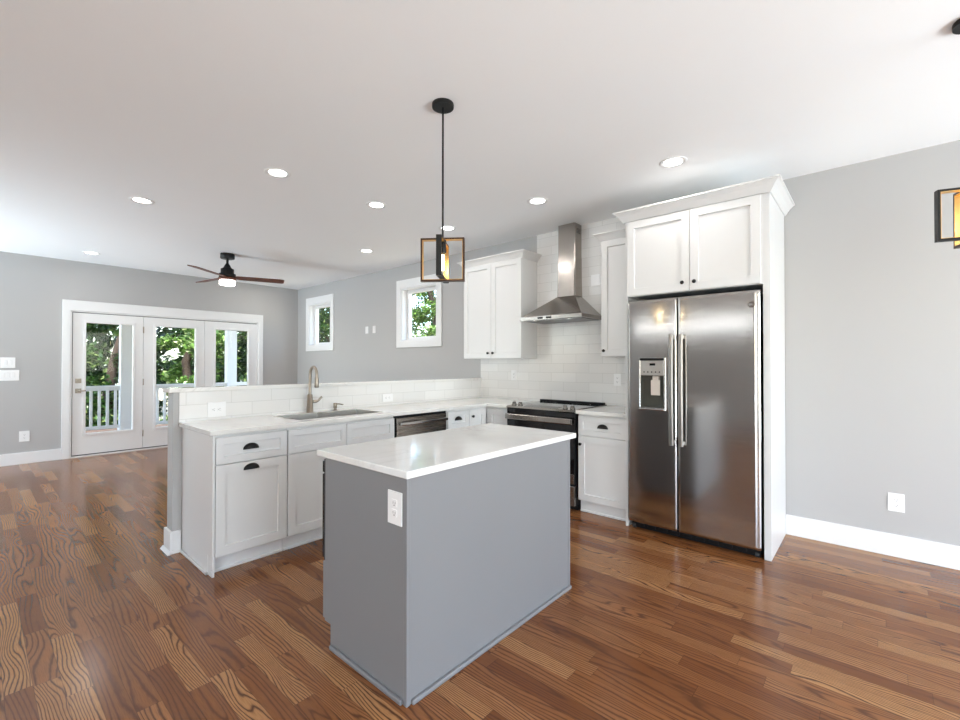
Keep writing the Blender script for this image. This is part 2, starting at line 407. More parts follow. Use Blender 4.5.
def shaker(X, u0, v0, u1, v1, t=0.02, fr=0.058, rec=0.013, e=0.0015):
    """one door or drawer front with a recessed panel"""
    mb = MB(); mb.X = X
    def loop(i, w): return [(u0 + i, v0 + i, w), (u1 - i, v0 + i, w), (u1 - i, v1 - i, w), (u0 + i, v1 - i, w)]
    L = [loop(0, 0), loop(0, t - e), loop(e, t), loop(fr, t), loop(fr + 0.003, t - rec)]
    vs = [p for l in L for p in l]; fs = [(3, 2, 1, 0)]
    for k in range(len(L) - 1):
        for i in range(4): fs.append((k * 4 + i, k * 4 + (i + 1) % 4, k * 4 + 4 + (i + 1) % 4, k * 4 + 4 + i))
    k = (len(L) - 1) * 4; fs.append((k, k + 1, k + 2, k + 3))
    return mb.add(vs, fs)

def knob(X, u, v, w, r=0.0145):
    mb = MB(); o = X @ Vector((u, v, w)); ax = X.to_3x3() @ Vector((0, 0, 1))
    return mb.lathe([(0.008, 0), (0.0065, 0.004), (0.0055, 0.012), (r * 0.85, 0.016), (r, 0.020), (r * 0.9, 0.026), (r * 0.5, 0.0285)], o, ax, 20)

def cup(X, u, v, w, hw=0.048, h=0.034, d=0.025):
    """half-dome bin pull, open below, with a flat back rim"""
    mb = MB(); mb.X = X; vs = []; fs = []; na, nb = 14, 8
    for sgn, k in ((1, 1.0), (-1, 0.86)):
        o = len(vs)
        for j in range(nb + 1):
            b = (PI / 2) * j / nb
            for i in range(na + 1):
                a = PI * i / na
                # dome: a sweeps left to right over the top, b from the back rim to the front
                vs.append((u + hw * k * math.cos(a) * math.cos(b) ** 0.6, v + h * k * math.sin(a) * math.cos(b), w + d * k * math.sin(b)))
        for j in range(nb):
            for i in range(na):
                q = (o + j * (na + 1) + i, o + j * (na + 1) + i + 1, o + (j + 1) * (na + 1) + i + 1, o + (j + 1) * (na + 1) + i)
                fs.append(q if sgn > 0 else q[::-1])
    mb.add(vs, fs, True)
    X2 = mb.X; mb.X = X2
    mb.box((u - hw - 0.002, v - 0.004, w), (u + hw + 0.002, v + 0.004, w + 0.003))
    mb.prism([(u + (hw + 0.002) * math.cos(PI * i / 14), v + (h + 0.002) * math.sin(PI * i / 14)) for i in range(15)], 'z', w, w + 0.002)
    return mb

# ------------------------------------------------------------------ room shell
H = 2.7885
XD, XR, YF = -7.13, 5.0, -7.6          # door wall, right wall, front wall (behind the camera)
TH = 0.18
struct(B(((XD - TH, YF - TH, -0.12), (XR + TH, TH, 0))).build('floor', M['floor']))
struct(B(((XD - TH, YF - TH, H), (XR + TH, TH, H + 0.15))).build('ceiling', M['ceil']))
WIN = [(-6.66, -5.897, 1.668, 2.457), (-3.91, -3.147, 1.664, 2.440)]
us = [XD - TH, WIN[0][0], WIN[0][1], WIN[1][0], WIN[1][1], XR + TH]; ws = [0, 1.666, 2.448, H]
struct(MB().cells(us, ws, lambda i, j: not (j == 1 and i in (1, 3)), 0.0, TH, 'xz').build('wall_back', M['wall']))
DY0, DY1, DZ = -3.315, -0.750, 2.085
struct(MB().cells([YF - TH, DY0, DY1, 0], [0, DZ, H], lambda i, j: not (i == 1 and j == 0), XD - TH, XD, 'yz').build('wall_left', M['wall']))
# right and front walls with the glazed openings the daylight comes through
struct(MB().cells([YF - TH, -4.7, -0.8, 0], [0, 0.1, 2.45, H], lambda i, j: not (i == 1 and j == 1), XR, XR + TH, 'yz').build('wall_right', M['wall']))
struct(MB().cells([XD, -6.9, -5.0, -3.4, 0.0, 1.9, 4.7, XR], [0, 0.1, 2.17, 2.23, 2.45, H], lambda i, j: not ((i in (1, 5) and j in (1, 2, 3)) or (i == 3 and j == 2)), YF - TH, YF, 'xz').build('wall_front', M['wall']))  # high slot added for the refrigerator's bright band; left opening passes ceiling fill

# windows in the back wall: casing, reveal, sash, pane
for k, (x0, x1, z0, z1) in enumerate(WIN):
    z0, z1 = 1.666, 2.448
    ox0, ox1, oz0, oz1 = x0 - 0.105, x1 + 0.105, z0 - 0.094, z1 + 0.125
    w = struct(MB().cells([ox0, x0, x1, ox1], [oz0, z0, z1, oz1], lambda i, j: not (i == 1 and j == 1), -0.022, 0.0, 'xz').build('window_%d' % (k + 1), M['trim'], bevel=0.003))
    rv = MB().cells([x0, x0 + 0.018, x1 - 0.018, x1], [z0, z0 + 0.018, z1 - 0.018, z1], lambda i, j: not (i == 1 and j == 1), -0.004, TH, 'xz')
    struct(rv.build('window_jamb', M['trim'], w))
    a, b, c, d = x0 + 0.018, x1 - 0.018, z0 + 0.018, z1 - 0.018
    sh = MB().cells([a, a + 0.05, b - 0.05, b], [c, c + 0.045, d - 0.05, d], lambda i, j: not (i == 1 and j == 1), 0.085, 0.13, 'xz')
    struct(sh.build('window_sash', M['trim'], w, bevel=0.004))
    struct(B(((a + 0.05, 0.104, c + 0.045), (b - 0.05, 0.108, d - 0.05))).build('window_pane', M['glass'], w))

# French doors: casing, jamb, three leaves
cs = MB().cells([DY0 - 0.085, DY0, DY1, DY1 + 0.080], [0, DZ, DZ + 0.145], lambda i, j: not (i == 1 and j == 0), XD, XD + 0.022, 'yz')
struct(cs.build('trim_1', M['trim'], bevel=0.003))
jb = MB().cells([DY0, DY0 + 0.02, DY1 - 0.02, DY1], [0, DZ - 0.018, DZ], lambda i, j: not (i == 1 and j == 0), XD - TH, XD + 0.004, 'yz')
jb.mat(M['trim']); struct(jb.build('trim_2', M['trim']))
struct(B(((XD - TH, DY0 + 0.02, 0), (XD + 0.012, DY1 - 0.02, 0.018))).build('trim_3', M['trim']))
LEAF = [(-3.286, -2.475, -3.143, -2.604), (-2.470, -1.628, -2.306, -1.765), (-1.624, -0.772, -1.454, -0.925)]
X0, X1 = XD - 0.052, XD - 0.008
for k, (y0, y1, g0, g1) in enumerate(LEAF):
    gz0, gz1 = 0.330, 1.920
    d = struct(MB().cells([y0, g0 - 0.012, g1 + 0.012, y1], [0.034, gz0 - 0.012, gz1 + 0.012, DZ - 0.027], lambda i, j: not (i == 1 and j == 1), X0, X1, 'yz').build('door_%d' % (k + 1), M['trim'], bevel=0.002))
    fr = MB().cells([g0 - 0.034, g0, g1, g1 + 0.034], [gz0 - 0.034, gz0, gz1, gz1 + 0.034], lambda i, j: not (i == 1 and j == 1), X0 - 0.008, X1 + 0.009, 'yz')
    struct(fr.build('glazing_frame', M['trim'], d, bevel=0.005))
    struct(B((((X0 + X1) / 2 - 0.003, g0, gz0), ((X0 + X1) / 2 + 0.003, g1, gz1))).build('glass_pane', M['glass'], d))
    if k == 0:
        mb = B(((X1, -3.258, 0.913), (X1 + 0.008, -3.193, 0.978)), bev=0.002)
        mb.tube([(X1 + 0.006, -3.226, 0.945), (X1 + 0.045, -3.226, 0.945), (X1 + 0.052, -3.216, 0.945), (X1 + 0.052, -3.150, 0.945)], 0.0085)
        struct(mb.build('door_lever', M['nickel'], d))
        mb = B(((X1, -3.258, 1.055), (X1 + 0.008, -3.193, 1.12)), bev=0.002)
        mb.box((X1 + 0.008, -3.246, 1.080), (X1 + 0.026, -3.206, 1.094), 0.003)
        struct(mb.build('deadbolt', M['nickel'], d))
    if k == 1:
        for z in (0.26, 1.05, 1.855):
            mb = MB(); mb.cyl((XD + 0.001, y0 - 0.002, z - 0.05), 0.008, 0.10, n=14, bev=0.002)
            struct(mb.build('door_hinge', M['nickel'], d))

mb = B(((X0, DY0 + 0.02, 0.018), (X1 - 0.012, DY1 - 0.02, 0.034)), ((X0, DY0 + 0.02, DZ - 0.028), (X1 - 0.012, DY1 - 0.02, DZ - 0.018)), ((X0, DY0 + 0.02, 0.034), (X1 - 0.012, -3.286, DZ - 0.028)), ((X0, -2.475, 0.034), (X1 - 0.02, -2.470, DZ - 0.028)))
struct(mb.build('door_gap_shade', M['slot']))  # dark strips painting the shadow lines in the gaps around the doors
# baseboards
BZ = 0.153
def base(name, a, b, out):
    struct(B((a, b), bev=0.003).build(name, M['trim']))
base('baseboard_back', (0.846, -0.016, 0), (XR, 0, BZ), None)
base('baseboard_rear', (XD, -0.016, 0), (-2.482, 0, BZ), None)
base('baseboard_left', (XD, YF, 0), (XD + 0.016, DY0 - 0.085, BZ), None)
base('baseboard_corner', (XD, DY1 + 0.08, 0), (XD + 0.016, -0.016, BZ), None)

# half wall behind the peninsula, with its own base
HX0, HX1, HY = -2.463, -2.340, -3.295
hw = struct(B(((HX0, HY, 0), (HX1, 0, 1.127)), bev=0.002).build('wall_peninsula', M['wall']))
mb = B(((HX0 - 0.016, HY - 0.016, 0), (HX1 + 0.016, HY, BZ)), ((HX0 - 0.016, HY, 0), (HX0, -0.016, BZ)), ((HX1, HY, 0), (HX1 + 0.016, -3.244, BZ)), bev=0.003)
mb.prism([(HY - 0.034, 0), (HY - 0.016, 0), (HY - 0.016, 0.022)], 'x', HX0 - 0.034, HX1 + 0.034)
mb.box((HX1 + 0.016, HY - 0.016, 0), (HX1 + 0.030, -3.246, 0.018), 0.004)
struct(mb.build('baseboard_peninsula', M['trim']))
tag(B(((HX0 - 0.014, HY - 0.03, 1.127), (HX1 + 0.026, -0.002, 1.157)), bev=0.003).build('ledge', M['quartz']), 'long narrow white quartz ledge capping the half wall behind the sink', 'ledge')

# tile backsplashes
struct(MB().cells([-2.338, -1.490, -0.151, ], [0.914, 1.45, H], lambda i, j: i == 1 or j == 0, -0.009, 0.0, 'xz').build('wall_tile_range', M['tileK']))
struct(B(((HX1, -3.259, 0.914), (HX1 + 0.009, -0.009, 1.127))).build('wall_tile_peninsula', M['tileP']))

# ------------------------------------------------------------------ recessed downlights
def downlight():
    t = thing('recessed_light', '', 'ceiling light', (0, 0, 0), 'recessed ceiling lights')
    mb = MB(); mb.lathe([(0.060, 0.004), (0.064, -0.003), (0.082, -0.006), (0.092, -0.004), (0.094, 0.0)], (0, 0, 0), (0, 0, 1), 32, cap=False)
    mb.build('trim_ring', M['plate'], t)
    mb = MB(); mb.lathe([(0.062, -0.0015), (0.062, 0.0008)], (0, 0, 0), (0, 0, 1), 32); mb.build('lens', M['lens'], t)
    add_light('downlight_lamp', 'AREA', (0, 0, -0.012), CAN_W, (1.0, 0.97, 0.93), parent=t, shape='DISK', size=0.13)
    return t
cans = [(-3.53, -3.24, 'recessed ceiling light above and left of the ceiling fan'),
        (-2.04, -2.70, 'recessed ceiling light above and right of the ceiling fan, nearest left of the pendant canopy'),
        (-2.05, -1.79, 'recessed ceiling light between the fan and the pendant rod, high above the sink faucet'),
        (-3.53, -0.88, 'small recessed ceiling light near the back wall between the two square windows'),
        (-2.06, -0.87, 'recessed ceiling light just behind the top of the pendant cage'),
        (-0.88, -0.90, 'recessed ceiling light above and left of the steel range hood'),
        (0.29, -0.90, 'recessed ceiling light above the refrigerator cabinet, rightmost of all'),
        (-6.35, -3.20, 'small recessed ceiling light far left above the French doors'),
        (-6.50, -0.85, 'small recessed ceiling light in the far corner behind the fan blade')]
proto = downlight()
for i, (x, y, lb) in enumerate(cans):
    o = proto if i == 0 else copy_tree(proto)
    o.location = (x, y, H); o['label'] = lb

# ------------------------------------------------------------------ base cabinets, peninsula side (doors face +x)
PX = -1.740                                   # face of the boxes; doors stand 20 mm proud
XP = face_P(PX); XK = face_K(-0.600)
CT = 0.884                                    # underside of worktops
CB = HX1 + 0.012                              # back of the peninsula boxes
def carcass_P(t, y0, y1, back=CB, toe=True):
    mb = B(((back, y0, 0.105), (PX, y1, CT - 0.002)), ((back, y0, 0), (PX - 0.075, y1, 0.105))); mb.build('carcass', M['cab'], t)
    if toe:
        mb = MB(); mb.box((PX - 0.075, y0, 0), (PX - 0.062, y1, 0.104))
        mb.box((PX - 0.062, y0, 0), (PX - 0.048, y1, 0.018), 0.004); mb.build('toe_kick', M['trim'], t)

t = thing('base_cabinet', 'white base cabinet at the free end of the peninsula, drawer over door with cup pulls', 'cabinet', (CB, -3.24, 0), 'white base cabinets')
mb = B(((CB, -3.226, 0.105), (PX, -2.7655, CT - 0.002)), ((CB, -3.226, 0), (PX - 0.075, -2.7655, 0.105))); mb.build('carcass', M['cab'], t)
mb = B(((CB, -3.240, 0), (PX + 0.019, -3.226, CT - 0.002)), bev=0.001)
mb.box((CB, -3.255, 0), (PX - 0.048, -3.240, 0.018), 0.004); mb.build('end_panel', M['cab'], t)
mb = B(((PX - 0.075, -3.226, 0), (PX - 0.062, -2.7655, 0.104))); mb.box((PX - 0.062, -3.255, 0), (PX - 0.048, -2.7655, 0.018), 0.004)
mb.box((PX - 0.062, -3.242, 0), (PX - 0.055, -3.226, 0.12)); mb.build('toe_kick', M['trim'], t)
d = shaker(XP, -3.222, 0.696, -2.770, 0.864, fr=0.045).build('drawer', M['cab'], t); cup(XP, -3.008, 0.772, 0.012).build('cup_pull', M['black'], d)
d = shaker(XP, -3.222, 0.118, -2.770, 0.690).build('door', M['cab'], t); cup(XP, -3.008, 0.640, 0.020, 0.048, 0.034).build('cup_pull', M['black'], d)

t = thing('base_cabinet', 'white sink base cabinet with two false drawer fronts over two doors', 'cabinet', (CB, -2.7, 0), 'white base cabinets')
mb = B(((CB, -2.763, 0.105), (PX, -2.745, CT - 0.002)), ((CB, -1.850, 0.105), (PX, -1.832, CT - 0.002)), ((CB, -2.745, 0.105), (PX, -1.850, 0.123)), ((CB, -2.745, 0.123), (CB + 0.012, -1.850, CT - 0.002)),
       ((PX - 0.018, -2.745, 0.123), (PX, -1.850, CT - 0.002)), ((CB, -2.763, 0), (PX - 0.075, -1.832, 0.105)))
mb.build('carcass', M['cab'], t)
mb = B(((PX - 0.075, -2.763, 0), (PX - 0.062, -1.832, 0.104))); mb.box((PX - 0.062, -2.763, 0), (PX - 0.048, -1.832, 0.018), 0.004); mb.build('toe_kick', M['trim'], t)
for a, b in ((-2.760, -2.299), (-2.293, -1.834)):
    shaker(XP, a, 0.696, b, 0.864, fr=0.045).build('drawer_front', M['cab'], t)
    shaker(XP, a, 0.118, b, 0.690).build('door', M['cab'], t)

t = thing('dishwasher', 'stainless dishwasher with a bar handle between the sink and the corner drawer', 'dishwasher', (CB, -1.5, 0))
B(((CB, -1.828, 0.105), (PX - 0.01, -1.195, CT - 0.003)), ((CB, -1.828, 0), (PX - 0.075, -1.195, 0.105))).build('body', M['blackplastic'], t)
B(((PX - 0.01, -1.806, 0.115), (PX + 0.018, -1.212, 0.858)), bev=0.005).build('door', steel('dishwasher_steel', srgb(150, 142, 134), 0.27, 1, 0.04), t)
mb = B(((PX + 0.042, -1.790, 0.795), (PX + 0.060, -1.225, 0.822)), bev=0.006)
mb.box((PX + 0.016, -1.785, 0.797), (PX + 0.045, -1.760, 0.820)); mb.box((PX + 0.016, -1.255, 0.797), (PX + 0.045, -1.230, 0.820)); mb.build('handle', M['chrome'], t)

t = thing('base_cabinet', 'narrow white drawer cabinet with a cup pull right of the dishwasher', 'cabinet', (CB, -1.0, 0), 'white base cabinets')
carcass_P(t, -1.192, -0.888)
d = shaker(XP, -1.188, 0.700, -0.891, 0.864, fr=0.045).build('drawer', M['cab'], t); cup(XP, -1.040, 0.776, 0.012).build('cup_pull', M['black'], d)
d = shaker(XP, -1.188, 0.408, -0.891, 0.694).build('drawer', M['cab'], t); cup(XP, -1.040, 0.59, 0.012).build('cup_pull', M['black'], d)
d = shaker(XP, -1.188, 0.118, -0.891, 0.402).build('drawer', M['cab'], t); cup(XP, -1.040, 0.30, 0.012).build('cup_pull', M['black'], d)

t = thing('base_cabinet', 'white inside corner base cabinet left of the range with an angled pair of doors', 'cabinet', (CB, -0.4, 0), 'white base cabinets')
mb = B(((CB, -0.886, 0.105), (PX, -0.012, CT - 0.002)), ((CB, -0.886, 0), (PX - 0.075, -0.012, 0.105)), ((PX, -0.600, 0.105), (-1.432, -0.012, CT - 0.002)), ((PX, -0.525, 0), (-1.432, -0.012, 0.105)))
mb.build('carcass', M['cab'], t)
d = shaker(XP, -0.884, 0.118, -0.632, 0.862).build('door', M['cab'], t); knob(XP, -0.845, 0.796, 0.02).build('knob', M['black'], d)
d = shaker(XK, -1.706, 0.118, -1.436, 0.862).build('door', M['cab'], t)
B(((PX, -0.525, 0), (-1.432, -0.512, 0.104))).build('toe_kick', M['trim'], t)

t = thing('base_cabinet', 'white base cabinet between range and refrigerator, drawer with cup pull over door with knob', 'cabinet', (-0.4, -0.3, 0), 'white base cabinets')
B(((-0.640, -0.600, 0.105), (-0.180, -0.012, CT - 0.002)), ((-0.640, -0.548, 0), (-0.180, -0.012, 0.105))).build('carcass', M['cab'], t)
mb = B(((-0.640, -0.562, 0), (-0.180, -0.548, 0.104))); mb.box((-0.636, -0.578, 0), (-0.180, -0.562, 0.018), 0.004); mb.build('toe_kick', M['trim'], t)
d = shaker(XK, -0.634, 0.694, -0.186, 0.864, fr=0.045).build('drawer', M['cab'], t); cup(XK, -0.402, 0.770, 0.012).build('cup_pull', M['black'], d)
d = shaker(XK, -0.634, 0.112, -0.186, 0.687).build('door', M['cab'], t); knob(XK, -0.607, 0.615, 0.02).build('knob', M['black'], d)

# worktops
SX0, SX1, SY0, SY1 = -2.195, -1.815, -2.645, -1.900
wt = MB().cells([HX1 + 0.009, SX0, SX1, -1.698, -1.424], [-3.262, SY0, SY1, -0.645, -0.009],
                lambda i, j: (i < 3 and not (i == 1 and j == 1)) or j == 3, CT, 0.914, 'xy')
tag(wt.build('worktop', M['quartz'], bevel=0.003), 'white quartz worktop running along the peninsula, cut out for the sink', 'worktop', 'white quartz worktops')
tag(B(((-0.646, -0.645, CT), (-0.176, -0.009, 0.914)), bev=0.003).build('worktop', M['quartz']), 'short white quartz worktop between the range and the refrigerator', 'worktop', 'white quartz worktops')

# sink: two bowls under the worktop
t = thing('sink', 'stainless steel double bowl sink set in the peninsula worktop', 'sink', ((SX0 + SX1) / 2, -2.27, 0.68))
zb = 0.690
def bowl(y0, y1):
    mb = MB(); w = 0.003
    a, b, tp = SX0 + 0.0015, SX1 - 0.0015, 0.9145
    mb.box((a, y0, zb), (b, y1, zb + w)); mb.box((a, y0, zb), (a + w, y1, tp)); mb.box((b - w, y0, zb), (b, y1, tp))
    mb.box((a, y0, zb), (b, y0 + w, tp)); mb.box((a, y1 - w, zb), (b, y1, tp))
    return mb
M['bowl'] = simple('satin_sink_steel', srgb(196, 194, 190), 0.38, metal=1.0, noise=0.03)
bowl(SY0 + 0.0015, -2.285).build('bowl', M['bowl'], t); bowl(-2.275, SY1 - 0.0015).build('bowl', M['bowl'], t)
rim = MB().cells([SX0 - 0.011, SX0 + 0.004, SX1 - 0.004, SX1 + 0.011], [SY0 - 0.011, SY0 + 0.004, SY1 - 0.004, SY1 + 0.011], lambda i, j: not (i == 1 and j == 1), 0.9142, 0.9165, 'xy')
rim.build('rim', M['bowl'], t)
B(((SX0 + 0.0045, -2.2848, CT - 0.03), (SX1 - 0.0045, -2.2752, CT + 0.012)), bev=0.003).build('divider', M['chrome'], t)
for y in (-2.46, -2.09):
    mb = MB(); mb.lathe([(0.045, 0), (0.045, 0.004), (0.03, 0.005), (0.012, 0.002)], ((SX0 + SX1) / 2, y, zb + 0.003), n=24); mb.build('drain', M['chrome'], t)

# faucet
FX, FY = -2.262, -2.315
t = thing('faucet', 'tall brushed nickel gooseneck pull-down faucet behind the sink', 'faucet', (FX, FY, 0.914))
MB().lathe([(0.031, 0), (0.031, 0.004), (0.028, 0.006), (0.021, 0.150), (0.017, 0.156)], (FX, FY, 0.914), n=28).build('body', M['nickel'], t)
pts = [(FX, FY, 1.065), (FX, FY, 1.22)]
R_ = 0.056
for i in range(0, 13):
    a = PI - i * PI / 12
    pts.append((FX + R_ + R_ * math.cos(a), FY, 1.24 + R_ * 1.15 * math.sin(a)))
pts.append((FX + 2 * R_, FY, 1.215))
mb = MB(); mb.tube(pts, 0.0125, 14); mb.build('neck', M['nickel'], t)
MB().lathe([(0.013, 0), (0.0165, -0.012), (0.0185, -0.085), (0.016, -0.092)][::-1], (FX + 2 * R_, FY, 1.222), n=20).build('spray_head', M['nickel'], t)
mb = MB(); mb.tube([(FX, FY + 0.015, 1.005), (FX, FY + 0.055, 1.005), (FX + 0.004, FY + 0.075, 1.012), (FX + 0.012, FY + 0.105, 1.045)], [0.014, 0.013, 0.010, 0.009], 12); mb.build('lever', M['nickel'], t)
SYp = -2.075
t = thing('soap_dispenser', 'small brushed nickel soap dispenser right of the faucet', 'soap dispenser', (FX, SYp, 0.914))
MB().lathe([(0.022, 0), (0.022, 0.005), (0.014, 0.008), (0.013, 0.016), (0.0165, 0.02), (0.0165, 0.062), (0.014, 0.066)], (FX, SYp, 0.914), n=22).build('body', M['nickel'], t)
mb = MB(); mb.tube([(FX, SYp, 0.970), (FX + 0.035, SYp + 0.018, 0.972), (FX + 0.072, SYp + 0.036, 0.968)], 0.006, 10); mb.build('spout', M['nickel'], t)

# ------------------------------------------------------------------ kitchen island
IX0, IX1, IY0, IY1 = -0.600, 0.008, -3.117, -1.875
t = thing('kitchen_island', 'gray painted kitchen island standing alone on the wood floor', 'kitchen island', ((IX0 + IX1) / 2, (IY0 + IY1) / 2, 0))
mb = B(((IX0, IY0 + 0.014, 0.108), (IX1 - 0.014, IY1 - 0.014, CT - 0.002)), ((-0.541, IY0 + 0.014, 0), (IX1 - 0.014, IY1 - 0.014, 0.108))); mb.build('carcass', M['gray'], t)
pr = [(IX0 - 0.002, 0.108), (-0.541, 0.108), (-0.541, 0.0), (IX1 - 0.019, 0.0), (IX1 - 0.019, CT - 0.002), (IX0 - 0.002, CT - 0.002)]
for y0, y1 in ((IY0 + 0.003, IY0 + 0.0138), (IY1 - 0.0138, IY1 - 0.003)):
    MB().prism([(p[1], p[0]) for p in pr], 'y', y1, y0).build('end_panel', M['gray'], t)
B(((IX1 - 0.0138, IY0 + 0.018, 0), (IX1 - 0.004, IY1 - 0.018, CT - 0.002))).build('back_panel', M['gray'], t)
for y in (IY0, IY1 - 0.020):
    B(((IX1 - 0.020, y, 0), (IX1, y + 0.020, CT - 0.002)), bev=0.002).build('corner_trim', M['gray'], t)
mb = B(((-0.541, IY0 - 0.012, 0), (IX1 - 0.024, IY0 + 0.004, 0.020)), bev=0.005); mb.build('shoe_molding', M['gray'], t)
mb = B(((IX1 - 0.004, IY0 + 0.024, 0), (IX1 + 0.012, IY1 - 0.002, 0.020)), bev=0.005); mb.build('shoe_molding', M['gray'], t)
B(((-0.552, IY0 + 0.004, 0), (-0.541, IY1 - 0.004, 0.106))).build('toe_kick', M['gray'], t)
XI = face_W(IX0 - 0.002)
d = shaker(XI, -IY1 + 0.010, 0.696, 2.450, 0.864, fr=0.045).build('drawer', M['gray'], t); cup(XI, 2.16, 0.772, 0.012).build('cup_pull', M['black'], d)
d = shaker(XI, -IY1 + 0.010, 0.118, 2.450, 0.690).build('door', M['gray'], t); cup(XI, 2.16, 0.64, 0.020).build('cup_pull', M['black'], d)
d = shaker(XI, 2.456, 0.118, -IY0 - 0.004, 0.385).build('drawer', M['gray'], t); cup(XI, 2.78, 0.25, 0.012).build('cup_pull', M['black'], d)
t = thing('microwave_oven', 'black built-in appliance front seen edge-on at the left side of the gray island', 'oven', (IX0 - 0.02, -2.78, 0.39))
B(((IX0 - 0.018, IY0 + 0.006, 0.392), (IX0 - 0.0025, -2.458, 0.872))).build('back_frame', M['blackplastic'], t)
B(((IX0 - 0.034, IY0 + 0.006, 0.400), (IX0 - 0.018, -2.458, 0.800)), bev=0.002).build('door', M['blackglass'], t)
B(((IX0 - 0.034, IY0 + 0.006, 0.808), (IX0 - 0.018, -2.458, 0.862)), bev=0.002).build('control_panel', M['blackglass'], t)
mb = MB(); mb.tube([(IX0 - 0.034, IY0 + 0.08, 0.77), (IX0 - 0.062, IY0 + 0.08, 0.77), (IX0 - 0.062, -2.53, 0.77), (IX0 - 0.034, -2.53, 0.77)], 0.008); mb.build('handle', M['handlesteel'], t)
tag(B(((-0.664, -3.127, CT), (0.020, -1.822, 0.914)), bev=0.004).build('island_worktop', M['quartz']), 'white quartz slab with faint gray veins covering the gray island', 'worktop', 'white quartz worktops')

# ------------------------------------------------------------------ outlets and switches
def outlet(X, u, v, w, label, kind='outlet', wd=0.072, ht=0.117, n=1, horiz=False, cat=None, cover='plate'):
    """wall plate with its receptacles or rockers. X maps (along, up, out)"""
    nm = 'outlet_plate' if kind == 'outlet' else 'switch_plate'
    t = thing(nm, label, cat or ('outlet' if kind == 'outlet' else 'light switch'), X @ Vector((u, v, w)), 'wall plates')
    A, Bh = (ht, wd) if horiz else (wd * 1.0, ht)
    mb = MB(); mb.X = X; mb.box((u - A / 2, v - Bh / 2, w), (u + A / 2, v + Bh / 2, w + 0.006), 0.002); mb.build('cover', M['plate'], t)
    for k in range(n):
        du = (k - (n - 1) / 2) * 0.046
        if kind == 'outlet':
            for s in (-1, 1):
                cu, cv = (u + s * 0.0195, v) if horiz else (u + du, v + s * 0.0195)
                mb = MB(); mb.X = X; mb.box((cu - 0.0165, cv - 0.0145, w + 0.005), (cu + 0.0165, cv + 0.0145, w + 0.0075), 0.001)
                r = mb.build('receptacle', M['plate'], t)
                mb = MB(); mb.X = X
                if horiz:
                    mb.box((cu - 0.003, cv - 0.0075, w + 0.0075), (cu + 0.005, cv - 0.0055, w + 0.0079)); mb.box((cu - 0.003, cv + 0.0055, w + 0.0075), (cu + 0.005, cv + 0.0075, w + 0.0079))
                    mb.box((cu - 0.0105, cv - 0.0025, w + 0.0075), (cu - 0.006, cv + 0.0025, w + 0.0079))
                else:
                    mb.box((cu - 0.0075, cv - 0.003, w + 0.0075), (cu - 0.0055, cv + 0.006, w + 0.0079)); mb.box((cu + 0.0055, cv - 0.003, w + 0.0075), (cu + 0.0075, cv + 0.005, w + 0.0079))
                    mb.box((cu - 0.0025, cv - 0.0105, w + 0.0075), (cu + 0.0025, cv - 0.006, w + 0.0079))
                mb.build('slots', M['slot'], r)
        else:
            mb = MB(); mb.X = X; mb.box((u + du - 0.016, v - 0.033, w + 0.005), (u + du + 0.016, v + 0.033, w + 0.010), 0.003); mb.build('rocker', M['plate'], t)
    return t
XW = face_K(0.0); XWT = face_K(-0.009); XD_ = face_P(XD); XPT = face_P(HX1 + 0.009); XIe = face_K(IY0 + 0.003)
outlet(XIe, -0.066, 0.756, 0.0, 'white duplex outlet on the gray end of the island', wd=0.088, ht=0.132)
outlet(XW, 1.480, 0.373, 0.0, 'white duplex outlet low on the bare gray wall right of the refrigerator', wd=0.086, ht=0.125)
outlet(XD_, -3.760, 0.366, 0.0, 'white outlet low on the far wall left of the French doors', wd=0.098, ht=0.14)
outlet(XD_, -3.918, 1.345, 0.0, 'white double switch plate left of the French doors, upper of two', 'switch', wd=0.138, ht=0.138, n=2)
outlet(XD_, -3.915, 1.178, 0.0, 'white triple switch plate left of the French doors, lower of two', 'switch', wd=0.205, ht=0.138, n=3)
outlet(XPT, -3.018, 0.988, 0.0, 'white horizontal outlet in the tile near the end of the peninsula', wd=0.11, ht=0.125, horiz=True)
outlet(XPT, -1.446, 0.988, 0.0, 'white horizontal outlet in the tile right of the soap dispenser', wd=0.08, ht=0.125, horiz=True)
outlet(XWT, -1.815, 1.198, 0.0, 'white outlet in the range wall tile under the left upper cabinet', wd=0.074, ht=0.12)
outlet(XWT, -0.536, 1.175, 0.0, 'white outlet in the tile above the short worktop beside the refrigerator', wd=0.074, ht=0.12)
outlet(XWT, -0.770, 2.190, 0.0, 'white blank plate high on the tile right of the hood chimney', 'switch', wd=0.10, ht=0.115, n=0, cat='wall plate')
outlet(XW, -4.797, 1.880, 0.0, 'white switch plate between the two square windows, left of a pair', 'switch', wd=0.075, ht=0.115)
outlet(XW, -4.600, 1.880, 0.0, 'white switch plate between the two square windows, right of a pair', 'switch', wd=0.075, ht=0.115)

